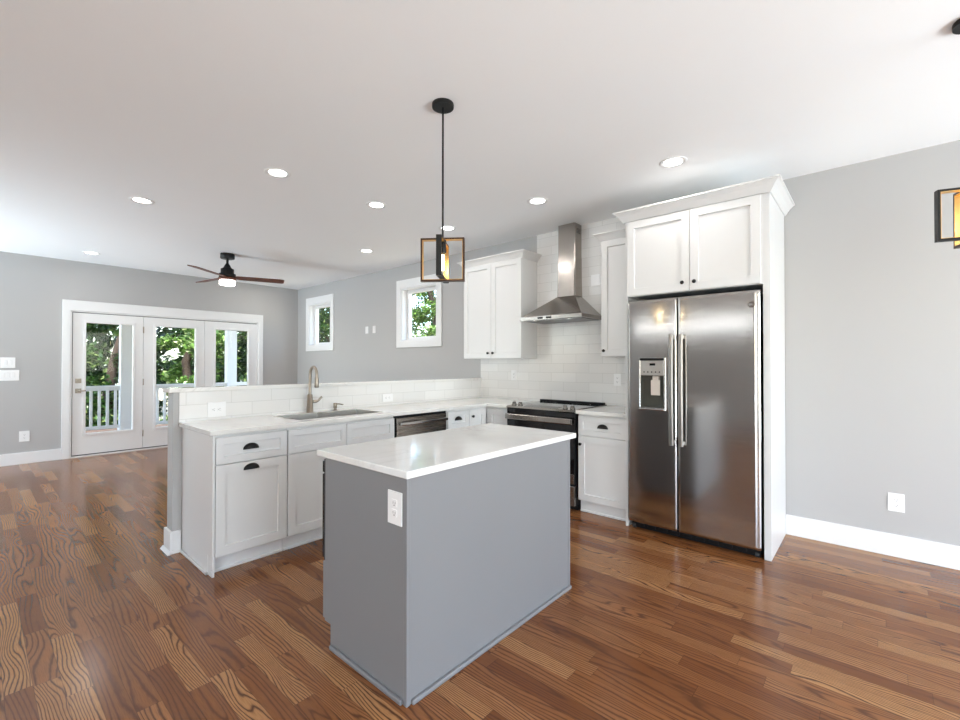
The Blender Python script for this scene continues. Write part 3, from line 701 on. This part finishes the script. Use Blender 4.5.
# ------------------------------------------------------------------ upper cabinets
def crown(x0, x1, yf, z0, z1, out, left=True, right=True, ybl=-0.010):
    """flared crown around the front and the open sides; mitred"""
    mb = MB(); prof = [(0.0, 0.0), (0.010, 0.0), (0.014, 0.006), (out * 0.55, (z1 - z0) * 0.55), (out * 0.86, (z1 - z0) * 0.82), (out, (z1 - z0) * 0.86), (out, z1 - z0), (0.0, z1 - z0)]
    lx, rx = (1 if left else 0), (1 if right else 0)
    yb = -0.010
    vs = []; n = len(prof)
    for o, h in prof:
        vs += [(x0 - o * lx, ybl, z0 + h), (x0 - o * lx, yf - o, z0 + h), (x1 + o * rx, yf - o, z0 + h), (x1 + o * rx, yb, z0 + h)]
    fs = []
    for k in range(n):
        k2 = (k + 1) % n
        for i in range(3):
            if (i == 0 and not left) or (i == 2 and not right): continue
            fs.append((k * 4 + i, k * 4 + i + 1, k2 * 4 + i + 1, k2 * 4 + i))
    if left: fs.append(tuple(k * 4 for k in range(n)))
    else: fs.append(tuple(k * 4 + 1 for k in range(n)))
    if right: fs.append(tuple(k * 4 + 3 for k in range(n))[::-1])
    else: fs.append(tuple(k * 4 + 2 for k in range(n))[::-1])
    mb.add(vs, fs); mb.fix = True
    mb.box((x0, yf - out + 0.004, z1 - 0.006), (x1 + (out - 0.004) * rx, yb, z1 - 0.001))
    return mb
UY = -0.290; XU = face_K(UY)
t = thing('upper_cabinet', 'white two-door upper cabinet with crown left of the hood', 'cabinet', (-1.92, -0.15, 1.392), 'white upper cabinets')
B(((-2.346, UY, 1.392), (-1.491, -0.0095, 2.492))).build('carcass', M['cab'], t)
for a, b, kx in ((-2.344, -1.9205, -1.955), (-1.9165, -1.493, -1.882)):
    d = shaker(XU, a, 1.395, b, 2.486).build('door', M['cab'], t); knob(XU, kx, 1.455, 0.02).build('knob', M['black'], d)
crown(-2.346, -1.491, UY - 0.004, 2.488, 2.556, 0.068).build('crown_molding', M['cab'], t)
t = thing('upper_cabinet', 'narrow white one-door upper cabinet between the hood and the refrigerator cabinet', 'cabinet', (-0.36, -0.15, 1.398), 'white upper cabinets')
B(((-0.562, UY, 1.400), (-0.175, -0.0095, 2.492))).build('carcass', M['cab'], t)
d = shaker(XU, -0.560, 1.403, -0.178, 2.486).build('door', M['cab'], t); knob(XU, -0.530, 1.455, 0.02).build('knob', M['black'], d)
crown(-0.562, -0.175, UY - 0.004, 2.488, 2.556, 0.068, right=False).build('crown_molding', M['cab'], t)

# refrigerator surround: two tall panels, cabinet over, crown
EY = -0.665; XE = face_K(EY)
t = thing('refrigerator_cabinet', 'tall white surround with a two-door cabinet over the refrigerator', 'cabinet', (0.34, -0.33, 0), 'white upper cabinets')
for x0, x1 in ((-0.1725, -0.152), (0.803, 0.845)):
    B(((x0, EY, 0), (x1, -0.0095, 2.51)), bev=0.0015).build('side_panel', M['cab'], t)
B(((-0.152, EY, 1.880), (0.803, -0.0095, 2.51))).build('carcass', M['cab'], t)
for a, b, kx in ((-0.148, 0.3335, 0.287), (0.3375, 0.792, 0.372)):
    d = shaker(XE, a, 1.884, b, 2.492).build('door', M['cab'], t); knob(XE, kx, 1.945, 0.02).build('knob', M['black'], d)
crown(-0.1725, 0.845, EY - 0.012, 2.495, 2.575, 0.070, ybl=-0.385).build('crown_molding', M['cab'], t)

# ------------------------------------------------------------------ refrigerator
t = thing('refrigerator', 'stainless side-by-side refrigerator with a dispenser in its left door', 'refrigerator', (0.33, -0.36, 0))
RX0, RX1, RG = -0.132, 0.791, 0.252
RYB, RYF, RZ0, RZ1 = -0.640, -0.700, 0.066, 1.836
B(((RX0 + 0.006, -0.632, 0.02), (RX1 - 0.006, -0.05, RZ1 - 0.01))).build('body', M['blackplastic'], t)
mb = B(((RX0 + 0.01, -0.655, 0.008), (RX1 - 0.012, -0.628, RZ0 - 0.006)))
for i in range(9): mb.box((RX0 + 0.05 + i * 0.09, -0.662, 0.022), (RX0 + 0.11 + i * 0.09, -0.655, 0.046), 0.002)
mb.build('toe_grille', M['blackplastic'], t)
for x in (RX0 + 0.03, RX1 - 0.03):
    MB().cyl((x - 0.012, -0.648, 0.018), 0.018, 0.024, (1, 0, 0), 16).build('roller', M['slot'], t)
def fridge_door(x0, x1, hole=None, wl=0.003, wr=0.003):
    """slightly bowed door slab; hole = (hx0, hx1, hz0, hz1) cut for the dispenser"""
    mb = MB(); N = 28
    xs = [x0 + (x1 - x0) * i / N for i in range(N + 1)]
    xs = [xs[0], x0 + wl] + [x for x in xs if x0 + wl + 0.004 < x < x1 - wr - 0.004] + [x1 - wr, xs[-1]]
    if hole: xs = sorted([x for x in xs if min(abs(x - hole[0]), abs(x - hole[1])) > 0.012] + [hole[0], hole[1]])
    zs = [RZ0, RZ0 + 0.012, RZ0 + 0.02] + ([hole[2], hole[3]] if hole else []) + [RZ1 - 0.02, RZ1 - 0.012, RZ1]
    def yf(x, z):
        q = (x - (x0 + x1) / 2) / ((x1 - x0) / 2)
        y = RYF - 0.012 + 0.004 * q * q
        if abs(q) > 0.999: y = RYF - 0.002 + (0.008 if q > 0 and wr > 0.01 else 0)
        if z in (RZ0, RZ1): y += 0.006
        return y
    vs = []; ix = {}
    for i, x in enumerate(xs):
        for j, z in enumerate(zs): ix[i, j] = len(vs); vs.append((x, yf(x, z), z))
    fs = []
    for i in range(len(xs) - 1):
        for j in range(len(zs) - 1):
            if hole and hole[0] <= (xs[i] + xs[i + 1]) / 2 <= hole[1] and hole[2] <= (zs[j] + zs[j + 1]) / 2 <= hole[3]: continue
            fs.append((ix[i, j], ix[i + 1, j], ix[i + 1, j + 1], ix[i, j + 1]))
    mb.add(vs, fs, True)
    n = len(xs) - 1; mz = len(zs) - 1
    top = [vs[ix[i, mz]] for i in range(n + 1)]; bot = [vs[ix[i, 0]] for i in range(n + 1)]
    lf = [vs[ix[0, j]] for j in range(mz + 1)]; rg = [vs[ix[n, j]] for j in range(mz + 1)]
    mb.add(top + [(x1, RYB, RZ1), (x0, RYB, RZ1)], [tuple(range(n + 3))])
    mb.add(bot + [(x1, RYB, RZ0), (x0, RYB, RZ0)], [tuple(range(n + 3))[::-1]])
    mb.add(lf + [(x0, RYB, RZ1), (x0, RYB, RZ0)], [tuple(range(mz + 3))])
    mb.add(rg + [(x1, RYB, RZ1), (x1, RYB, RZ0)], [tuple(range(mz + 3))[::-1]])
    mb.add([(x0, RYB, RZ0), (x1, RYB, RZ0), (x1, RYB, RZ1), (x0, RYB, RZ1)], [(3, 2, 1, 0)])
    return mb
HX = (-0.032, 0.158, 0.985, 1.372)
dl = fridge_door(RX0, RG - 0.005, HX).build('left_door', M['steelD'], t)
dr = fridge_door(RG + 0.005, RX1, None, 0.003, 0.020).build('right_door', M['steelD'], t)
# dispenser: bezel, control panel, recess, paddle, drip lip
yq = RYF - 0.013
bz = MB().cells([HX[0] - 0.010, HX[0] + 0.004, HX[1] - 0.004, HX[1] + 0.010], [HX[2] - 0.012, HX[2] + 0.004, HX[3] - 0.004, HX[3] + 0.008], lambda i, j: not (i == 1 and j == 1), yq - 0.006, yq + 0.012, 'xz')
bz.build('dispenser_bezel', M['chrome'], dl, bevel=0.002)
mb = B(((HX[0] + 0.004, RYB, HX[2] + 0.004), (HX[0] + 0.007, yq, 1.245)), ((HX[1] - 0.007, RYB, HX[2] + 0.004), (HX[1] - 0.004, yq, 1.245)),
       ((HX[0] + 0.004, RYB - 0.012, HX[2] + 0.002), (HX[1] - 0.004, RYB - 0.008, 1.25)), ((HX[0] + 0.004, RYB, HX[2] + 0.001), (HX[1] - 0.004, yq, HX[2] + 0.005)))
mb.build('dispenser_recess', simple('dispenser_gray', srgb(74, 74, 66), 0.4, noise=0.05), dl)
mb = B(((HX[0] + 0.004, RYB - 0.03, 1.240), (HX[1] - 0.004, yq - 0.003, HX[3] - 0.014)), bev=0.002)
cp = mb.build('control_panel', simple('control_panel_gray', srgb(172, 168, 162), 0.32, metal=0.6, noise=0.02), dl)
B(((HX[0], yq - 0.010, HX[3] - 0.014), (HX[1], yq + 0.012, HX[3] + 0.005)), bev=0.005).build('dispenser_visor', M['blackplastic'], dl)
mb = B(((0.046, yq - 0.0045, 1.318), (0.090, yq - 0.0028, 1.336))); mb.build('display', M['blackglass'], dl)
for i in range(5):
    MB().cyl((0.003 + i * 0.030, yq - 0.0028, 1.268), 0.0055, 0.0022, (0, -1, 0), 12).build('button', M['slot'], dl)
mb = B(((0.046, RYB - 0.052, 1.085), (0.118, RYB - 0.044, 1.205)), bev=0.004); mb.box((0.058, RYB - 0.050, 1.20), (0.106, RYB - 0.012, 1.238), 0.004)
mb.build('dispenser_paddle', simple('paddle_gray', srgb(214, 205, 196), 0.3, noise=0.02), dl)
B(((HX[0] - 0.008, yq - 0.020, HX[2] - 0.014), (HX[1] + 0.008, yq + 0.006, HX[2] - 0.002)), bev=0.005).build('drip_lip', M['chrome'], dl)
for x, dd, nm in ((0.218, dl, 'left'), (0.287, dr, 'right')):
    mb = MB(); n = 16; vs = []; fs = []
    for i in range(n + 1):
        z = 0.715 + (1.555 - 0.715) * i / n; q = (i / n - 0.5) * 2
        y = RYF - 0.052 - 0.010 * (1 - q * q)
        vs += [(x - 0.0155, y + 0.016, z), (x - 0.0155, y + 0.004, z), (x - 0.009, y, z), (x + 0.009, y, z), (x + 0.0155, y + 0.004, z), (x + 0.0155, y + 0.016, z)]
    for i in range(n):
        for k in range(6): fs.append((i * 6 + k, i * 6 + (k + 1) % 6, i * 6 + 6 + (k + 1) % 6, i * 6 + 6 + k))
    fs += [tuple(range(5, -1, -1)), tuple(n * 6 + k for k in range(6))]
    mb.add(vs, fs); mb.fix = True
    for z in (0.722, 1.520): mb.box((x - 0.012, RYF - 0.05, z), (x + 0.012, RYF - 0.004, z + 0.028), 0.003)
    mb.build('door_handle', M['handlesteel'], dd)
# round maker's badge: ring with a script-like monogram
bx, bzz = 0.742, 1.738
yb = RYF - 0.0085
mb = MB(); mb.lathe([(0.021, 0), (0.021, 0.003), (0.019, 0.0045), (0.016, 0.0045), (0.0155, 0.0035), (0.0, 0.0035)], (bx, yb, bzz), (0, -1, 0), 28, cap=False)
bd = mb.build('badge', simple('badge_gray', srgb(120, 112, 106), 0.3, metal=0.8, noise=0.02), dr)
mb = MB()
for sx in (-1, 1):
    mb.tube([(bx + sx * 0.0055 + 0.0045 * math.cos(a * 0.5), yb - 0.004, bzz + 0.0075 * math.sin(a * 0.5)) for a in range(0, 12)], 0.0009, 6)
mb.tube([(bx - 0.009 + i * 0.0018, yb - 0.004, bzz + 0.002 * math.sin(i)) for i in range(11)], 0.0009, 6)
mb.build('monogram', M['chrome'], bd)

# ------------------------------------------------------------------ range
t = thing('range', 'stainless slide-in electric range with black glass under the hood', 'range', (-1.04, -0.33, 0))
GX0, GX1 = -1.424, -0.652
B(((GX0 + 0.003, -0.622, 0.05), (GX1 - 0.003, -0.03, 0.905))).build('body', M['blackplastic'], t)
B(((GX0 + 0.003, -0.58, 0.0), (GX1 - 0.003, -0.05, 0.05))).build('toe_base', M['blackplastic'], t)
ck = B(((GX0 + 0.001, -0.520, 0.905), (GX1 + 0.004, -0.012, 0.922)), bev=0.003).build('cooktop', M['blackglass'], t)
for x, y, r in ((-1.235, -0.385, 0.105), (-0.855, -0.385, 0.085), (-1.235, -0.155, 0.075), (-0.855, -0.155, 0.095)):
    MB().lathe([(r, 0.9222), (r, 0.9226), (r - 0.003, 0.9226), (r - 0.003, 0.9222)], (x, y, 0), n=40, cap=False).build('burner_ring', simple('burner_gray', (0.06, 0.06, 0.06, 1), 0.3, noise=0.05), ck)
B(((GX0 + 0.01, -0.070, 0.922), (GX1 - 0.01, -0.016, 0.942)), bev=0.004).build('rear_vent', M['blackplastic'], t)
# sloped control panel along the front edge
cpan = MB().prism([(-0.665, 0.896), (-0.640, 0.884), (-0.520, 0.900), (-0.520, 0.925), (-0.640, 0.913)], 'x', GX0 + 0.001, GX1 + 0.004); cpan.fix = True
cp = cpan.build('control_panel', M['steelX'], t)
nrm = Vector((0, -0.099, 0.995))
for x in (-1.372, -1.296, -0.782, -0.706):
    c = Vector((x, -0.592, 0.917)); mb = MB(); mb.mat(M['knobsteel'])
    mb.lathe([(0.024, 0), (0.024, 0.008), (0.020, 0.011), (0.0185, 0.030), (0.016, 0.033)], c, nrm, 24)
    mb.build('knob', M['chrome'], cp)
mb = MB(); mb.add([(-1.23, -0.628, 0.9152), (-0.845, -0.628, 0.9152), (-0.845, -0.545, 0.9232), (-1.23, -0.545, 0.9232)], [(0, 1, 2, 3)]); mb.build('display', M['blackglass'], cp)
B(((GX0 + 0.003, -0.650, 0.835), (GX1 - 0.003, -0.62, 0.886)), bev=0.003).build('front_band', M['blackglass'], t)
od = B(((GX0 + 0.004, -0.652, 0.245), (GX1 - 0.004, -0.622, 0.828)), bev=0.004).build('oven_door', M['blackglass'], t)
B(((GX0 + 0.006, -0.657, 0.248), (GX1 - 0.006, -0.650, 0.335)), bev=0.002).build('door_rail', M['steelX'], od)
mb = B(((GX0 + 0.018, -0.706, 0.785), (GX1 - 0.004, -0.684, 0.840)), bev=0.008)
for x in (GX0 + 0.045, GX1 - 0.045): mb.box((x - 0.012, -0.695, 0.798), (x + 0.012, -0.650, 0.826), 0.003)
mb.build('oven_handle', M['steelX'], od)
B(((GX0 + 0.004, -0.655, 0.048), (GX1 - 0.004, -0.622, 0.228)), bev=0.004).build('drawer', M['steelX'], t)

# ------------------------------------------------------------------ hood
t = thing('range_hood', 'stainless pyramid chimney range hood on the tiled wall', 'range hood', (-1.04, -0.2, 1.775))
QX0, QX1, QY, QZ0, QZ1 = -1.408, -0.688, -0.452, 1.776, 1.814
CX0, CX1, CY = -1.136, -0.926, -0.156
rim = B(((QX0, QY, QZ0), (QX1, -0.010, QZ1)), bev=0.002).build('rim', M['steelX'], t)
mb = MB(); vs = []
for a, z in ((0.0, QZ1), (0.06, QZ1 + 0.010), (1.0, 2.036)):
    L = lambda p, q: p + (q - p) * a
    vs += [(L(QX0 + 0.004, CX0), L(QY + 0.004, CY), z), (L(QX1 - 0.004, CX1), L(QY + 0.004, CY), z), (L(QX1 - 0.004, CX1), -0.010, z), (L(QX0 + 0.004, CX0), -0.010, z)]
fs = [(k * 4 + i, k * 4 + (i + 1) % 4, k * 4 + 4 + (i + 1) % 4, k * 4 + 4 + i) for k in range(2) for i in range(4)] + [(3, 2, 1, 0), (8, 9, 10, 11)]
mb.add(vs, fs).build('canopy', M['steelX'], t)
def sleeve(x0, x1, y, z0, z1, fl=0.0):
    mb = MB(); vs = []; r = 0.012; K = 6
    for j in range(K + 1):
        f = fl * (1 - j / K) ** 3; z = z0 + (z1 - z0) * j / K
        vs += [(x0 - f, -0.010, z), (x0 - f, y - f + r, z), (x0 - f + r, y - f, z), (x1 + f - r, y - f, z), (x1 + f, y - f + r, z), (x1 + f, -0.010, z)]
    fs = [(k * 6 + i, k * 6 + i + 1, k * 6 + 7 + i, k * 6 + 6 + i) for k in range(K) for i in range(5)]
    fs += [(5, 4, 3, 2, 1, 0), tuple(K * 6 + i for i in range(6))]
    mb.add(vs, fs); return mb
sleeve(CX0 + 0.004, CX1 - 0.004, CY + 0.004, 2.44, H - 0.001).build('upper_chimney', M['steelZ'], t)
sleeve(CX0 + 0.001, CX1 - 0.001, CY + 0.001, 2.034, 2.447, 0.006).build('lower_chimney', M['steelZ'], t)
mb = MB()
for i in range(4): mb.box((CX1 - 0.0045, -0.115, 2.690 + i * 0.014), (CX1 - 0.0030, -0.045, 2.697 + i * 0.014))
mb.build('vent_slots', M['slot'], t)
for x in (-1.185, -1.085): B(((x, QY - 0.0025, 1.785), (x + 0.062, QY + 0.002, 1.804)), bev=0.001).build('control_button', M['blackglass'], rim)
B(((QX0 + 0.03, QY + 0.03, QZ0 - 0.004), (QX1 - 0.03, -0.04, QZ0 + 0.001))).build('filter', simple('hood_filter', srgb(120, 118, 115), 0.4, metal=0.9, noise=0.1, nscale=120), t)
for x in (-1.25, -0.85):
    MB().cyl((x, -0.40, QZ0 - 0.006), 0.03, 0.004, n=20).build('hood_lamp', M['chrome'], t)

# ------------------------------------------------------------------ pendants
def pendant(label, x, y, ang, zt=2.032, zb=1.790, hw=0.123):
    t = thing('pendant_light', label, 'pendant light', (x, y, H), 'cage pendant lights')
    MB().lathe([(0.060, -0.022), (0.061, -0.018), (0.061, -0.003), (0.060, 0.0)], (x, y, H), n=36).build('canopy', M['black'], t)
    MB().cyl((x, y, zt - 0.01), 0.0055, H - 0.02 - zt + 0.01, n=12).build('rod', M['black'], t)
    for k in (0, 1):
        a = ang + k * PI / 2; X = Matrix.Translation((x, y, 0)) @ Matrix.Rotation(a, 4, 'Z')
        off = -0.0 
        d = 0.0145; th = 0.010; e = k * 0.012
        mb = MB(); mb.X = X; mb.mat(M['bronze'] if k == 0 else M['black'])  # first frame's brown paints the bulb's warm light on black metal
        mb.cells([-hw, -hw + th, hw - th, hw], [zb + e, zb + th + e, zt - th - e, zt - e], lambda i, j: not (i == 1 and j == 1), -d, d, 'xz')
        fm = mb.build('cage_frame', M['black'], t)
        mb = MB(); mb.X = X; q = 0.0016; i0 = hw - th; z0, z1 = zb + th + e, zt - th - e
        mb.box((-i0, -d, z0), (-i0 + q, d, z1)); mb.box((i0 - q, -d, z0), (i0, d, z1)); mb.box((-i0, -d, z0), (i0, d, z0 + q)); mb.box((-i0, -d, z1 - q), (i0, d, z1))
        mb.build('gold_lining', M['gold'], fm, label='gold inner face of the cage')
    MB().lathe([(0.017, 0.002), (0.019, 0.0), (0.019, -0.068), (0.016, -0.072)][::-1], (x, y, zt - 0.010), n=20).build('socket', M['black'], t)
    zs = zt - 0.082
    bu = MB().lathe([(0.014, 0.0), (0.020, -0.012), (0.022, -0.03), (0.022, -0.085), (0.017, -0.104), (0.006, -0.114)][::-1], (x, y, zs), n=20).build('bulb', M['bulbglass'], t)
    mb = MB()
    for k in range(4):
        a = k * PI / 2
        mb.tube([(x + 0.006 * math.cos(a), y + 0.006 * math.sin(a), zs - 0.012), (x + 0.009 * math.cos(a), y + 0.009 * math.sin(a), zs - 0.050), (x + 0.006 * math.cos(a), y + 0.006 * math.sin(a), zs - 0.095)], 0.0034, 6)
    mb.build('filament', M['filament'], bu)
    add_light('pendant_glow', 'POINT', (0, 0, zs - 0.06 - H), 0.8, (1.0, 0.78, 0.48), parent=t, shadow_soft_size=0.014)
    return t
pendant('black and gold open cage pendant light hanging over the island', -0.438, -2.498, math.radians(36))
pendant('black and gold open cage pendant light cut off at the right edge of view', 1.692, -1.451, math.radians(-72), 2.090, 1.845)

# ------------------------------------------------------------------ ceiling fan
FXc, FYc = -5.06, -2.0
t = thing('ceiling_fan', 'dark bronze ceiling fan with wooden blades and a light, over the living area', 'ceiling fan', (FXc, FYc, H))
MB().lathe([(0.080, -0.066), (0.085, -0.060), (0.085, -0.004), (0.082, 0.0)], (FXc, FYc, H), n=32).build('canopy', M['black'], t)
MB().cyl((FXc, FYc, 2.62), 0.015, H - 2.62 - 0.07, n=14).build('downrod', M['black'], t)
MB().lathe([(0.085, 2.470), (0.098, 2.476), (0.100, 2.520), (0.078, 2.530), (0.078, 2.585), (0.050, 2.600), (0.030, 2.64), (0.018, 2.66)], (FXc, FYc, 0), n=32).build('motor_housing', M['black'], t)
MB().lathe([(0.03, 2.372), (0.088, 2.374), (0.094, 2.382), (0.094, 2.434)], (FXc, FYc, 0), n=32).build('light_lens', M['fanlens'], t)
MB().lathe([(0.104, 2.440), (0.106, 2.446), (0.106, 2.470), (0.085, 2.476)], (FXc, FYc, 0), n=32).build('light_collar', M['blade'], t)
add_light('fan_lamp', 'AREA', (0, 0, 2.365 - H), 12, (1.0, 0.96, 0.9), parent=t, shape='DISK', size=0.18)
YAWD = math.atan2(rt.y, rt.x)
for ang in (math.radians(70), math.radians(190), math.radians(309)):
    X = Matrix.Translation((FXc, FYc, 2.478)) @ Matrix.Rotation(ang, 4, 'Z') @ Matrix.Rotation(math.radians(-11), 4, 'X')
    mb = MB(); mb.X = X
    out = [(0.085, -0.045), (0.16, -0.058), (0.66, -0.070), (0.690, -0.055), (0.692, 0.045), (0.67, 0.066), (0.16, 0.058), (0.085, 0.045)]
    mb.prism(out, 'z', -0.005, 0.006); bl = mb.build('fan_blade', M['blade'], t)
    mb = MB(); mb.X = X; mb.box((0.06, -0.022, 0.006), (0.20, 0.022, 0.012), 0.002); mb.build('blade_iron', M['black'], bl)

# ------------------------------------------------------------------ porch and woods
tag(B(((-10.4, -6.0, -0.10), (XD - TH, 0.15, 0.0))).build('porch_deck', M['deck']), 'brown wooden porch floor outside the French doors', 'porch', kind='structure')
struct(B(((-9.6, -6.3, 2.62), (XD - TH, 0.15, 2.80))).build('porch_ceiling', M['post']))
PXp = -9.30
for y0, y1, lb in ((-2.395, -2.195, 'square white porch post seen through the leftmost door glass'), (-0.55, -0.34, 'square white porch post seen through the rightmost door glass')):
    t = thing('porch_post', lb, 'post', (PXp, (y0 + y1) / 2, 0.0), 'porch posts')
    yc = (y0 + y1) / 2; h = (y1 - y0) / 2 - 0.012
    B(((PXp - h, yc - h, 0.0), (PXp + h, yc + h, 2.62)), bev=0.004).build('shaft', M['post'], t)
    B(((PXp - h - 0.012, yc - h - 0.012, 0.0), (PXp + h + 0.012, yc + h + 0.012, 0.12)), bev=0.004).build('base_wrap', M['post'], t)
def railing(y0, y1, label):
    t = thing('porch_railing', label, 'railing', (PXp, (y0 + y1) / 2, 0.0), 'porch railings')
    B(((PXp - 0.045, y0, 0.885), (PXp + 0.045, y1, 0.925)), ((PXp - 0.02, y0, 0.835), (PXp + 0.02, y1, 0.885)), bev=0.004).build('top_rail', M['post'], t)
    B(((PXp - 0.02, y0, 0.13), (PXp + 0.02, y1, 0.19)), bev=0.004).build('bottom_rail', M['post'], t)
    n = int((y1 - y0) / 0.112); p = (y1 - y0) / n
    for i in range(n):
        y = y0 + p * (i + 0.5)
        B(((PXp - 0.02, y - 0.02, 0.19), (PXp + 0.02, y + 0.02, 0.835))).build('baluster', M['post'], t)
railing(-4.6, -2.385, 'white porch railing left of the first porch post')
railing(-2.205, -0.540, 'white porch railing between the two porch posts')
railing(-0.35, 0.12, 'white porch railing right of the second porch post')
struct(B(((-60, -40, -1.4), (30, 50, -1.3))).build('ground', M['earth']))
struct(B(((XD - TH, YF - TH, -1.35), (XR + TH, TH, -0.12))).build('wall_foundation', M['siding']))

def leaf_mesh(name, mats, n, blobs, size, seed):
    """a crown of folded leaves scattered through rounded clumps"""
    R = random.Random(seed); vs = []; fs = []
    for i in range(n):
        c, r, sq = R.choice(blobs)
        d = Vector((R.gauss(0, 1), R.gauss(0, 1), R.gauss(0, 1))).normalized() * (r * R.random() ** 0.36)
        p = Vector(c) + Vector((d.x, d.y, d.z * sq))
        a = Vector((R.gauss(0, 1), R.gauss(0, 1), R.gauss(0, 0.7))).normalized(); b = a.cross(Vector((R.gauss(0, .4), R.gauss(0, .4), 1))).normalized(); q = a.cross(b)
        s = size * (0.6 + 0.9 * R.random()); o = len(vs)
        vs += [p, p + a * s * 0.45 + b * s * 0.30 + q * s * 0.06, p + a * s, p + a * s * 0.45 - b * s * 0.30 + q * s * 0.06]
        fs += [(o, o + 1, o + 2), (o, o + 2, o + 3)]
    me = bpy.data.meshes.new(name); me.from_pydata(vs, [], fs); me.materials.append(mats); me.update(); return me
def tree(name, label, cat, loc, mat, height, trunk, blobs, n, size, seed, group):
    t = thing(name, label, cat, loc, group)
    if trunk:
        L = Vector(loc); R = random.Random(seed)
        pts = [L + Vector((0.06 * R.gauss(0, 1) * i, 0.06 * R.gauss(0, 1) * i, height * i / 6)) for i in range(7)]
        MB().tube(pts, [trunk * (1.25 - 0.14 * i) for i in range(7)], 10).build('trunk', M['bark'], t)
    me = leaf_mesh('foliage', mat, n, blobs, size, seed)
    o = bpy.data.objects.new('foliage', me); COL.objects.link(o); o.parent = t
    return t
def crown_blobs(h0, h1, r, k, seed):
    R = random.Random(seed); out = []
    for i in range(k):
        f = R.random(); a = R.random() * 2 * PI; q = r * (0.35 + 0.65 * R.random()) * (1 - 0.45 * abs(f - 0.4))
        out.append(((q * math.cos(a), q * math.sin(a), h0 + (h1 - h0) * f), 0.32 * r * (0.7 + 0.7 * R.random()), 0.75))
    return out
TR = [  # x, y, top, crown radius, leaves, leaf size, material, label
    (-12.95, -3.9, 6.0, 0.82, 9000, 0.12, 'leafB', 'leafy tree beyond the porch, at the left edge of the leftmost door glass'),
    (-13.05, -1.98, 6.0, 0.72, 9000, 0.12, 'leafA', 'leafy tree beyond the porch, right of center in the leftmost door glass'),
    (-12.95, -0.1, 6.0, 0.8, 13000, 0.12, 'leafC', 'pale sunlit tree beyond the porch in the middle door glass'),
    (-13.05, 2.0, 6.0, 0.90, 9000, 0.12, 'leafA', 'leafy tree beyond the porch in the rightmost door glass'),
    (-16.0, -3.3, 7.0, 1.05, 8000, 0.17, 'leafA', 'mid green tree in the second row behind the left railing'),
    (-16.0, -0.6, 7.0, 1.0, 8000, 0.17, 'leafB', 'dark tree in the second row behind the middle railing'),
    (-16.0, 2.1, 7.0, 1.0, 8000, 0.17, 'leafB', 'dark tree in the second row behind the right porch post'),
    (-15.6, 5.0, 7.5, 1.05, 9000, 0.14, 'leafA', 'leafy tree outside the square window nearest the room corner'),
    (-20.0, -2.0, 9.0, 1.5, 7000, 0.24, 'leafB', 'tall dark tree at the back behind the leftmost door glass'),
    (-20.0, 2.2, 9.0, 1.5, 7000, 0.24, 'leafB', 'tall dark tree at the back behind the rightmost door glass'),
    (-20.0, 6.6, 9.0, 1.7, 8000, 0.22, 'leafB', 'tall dark tree at the back of the corner window'),
    (-10.05, 6.5, 7.0, 0.95, 12000, 0.11, 'leafC', 'pale sunlit tree outside the square window nearer the hood'),
    (-8.95, 3.65, 6.0, 0.85, 9000, 0.12, 'leafA', 'mid green tree at the left of the square window nearer the hood'),
    (-9.4, 9.8, 8.5, 1.2, 9000, 0.17, 'leafB', 'dark tall tree at the back right of the window nearer the hood'),
    (-12.9, 8.9, 8.5, 1.1, 9000, 0.17, 'leafB', 'dark tall tree at the back left of the window nearer the hood'),
    (-12.0, 13.0, 9.0, 1.3, 8000, 0.24, 'leafB', 'tall dark tree farthest outside the back wall'),
    (-15.9, 8.7, 9.0, 1.05, 8000, 0.2, 'leafA', 'leafy tree far outside between the two square windows'),
]
for i, (x, y, top, r, n, sz, mt, lb) in enumerate(TR):
    tree('tree', lb, 'tree', (x, y, -1.3), M[mt], top * 0.9, 0.10 + 0.015 * (i % 3), crown_blobs(0.7, top, r, 46, 40 + i), n, sz, 100 + i, 'trees around the house')
R = random.Random(5)
for nm_, pts_, lb in (('west', [(-25.6 + R.uniform(-1, 1), R.uniform(-10, 14), R.uniform(-1, 9)) for i in range(80)], 'dense dark green tree line closing the view behind the porch'),
                 ('north', [(R.uniform(-22, -4), 18.2 + R.uniform(-1, 1), R.uniform(-1, 11)) for i in range(70)], 'dense dark green tree line closing the view outside the square windows')):
    o = bpy.data.objects.new('tree_line', leaf_mesh('tree_line', M['leafB'], 17000, [(c, 2.0, 1.0) for c in pts_], 0.42, 9)); COL.objects.link(o)
    tag(o, lb, 'woodland', kind='stuff')
for i, (x, y, r, mt, lb) in enumerate([(-11.05, -3.2, 0.75, 'leafC', 'pale low shrub behind the balusters at far left'), (-11.05, -1.9, 0.7, 'leafA', 'low green shrub behind the leftmost porch post'), (-11.05, -0.6, 0.75, 'leafC', 'pale low shrub behind the middle porch railing'), (-11.05, 0.7, 0.75, 'leafA', 'low green shrub behind the rightmost porch post')]):
    tree('shrub', lb, 'shrub', (x, y, -1.3), M[mt], 0, 0, crown_blobs(0.3, 1.5, 0.40, 16, 70 + i), 4000, 0.12, 200 + i, 'shrubs beyond the porch')
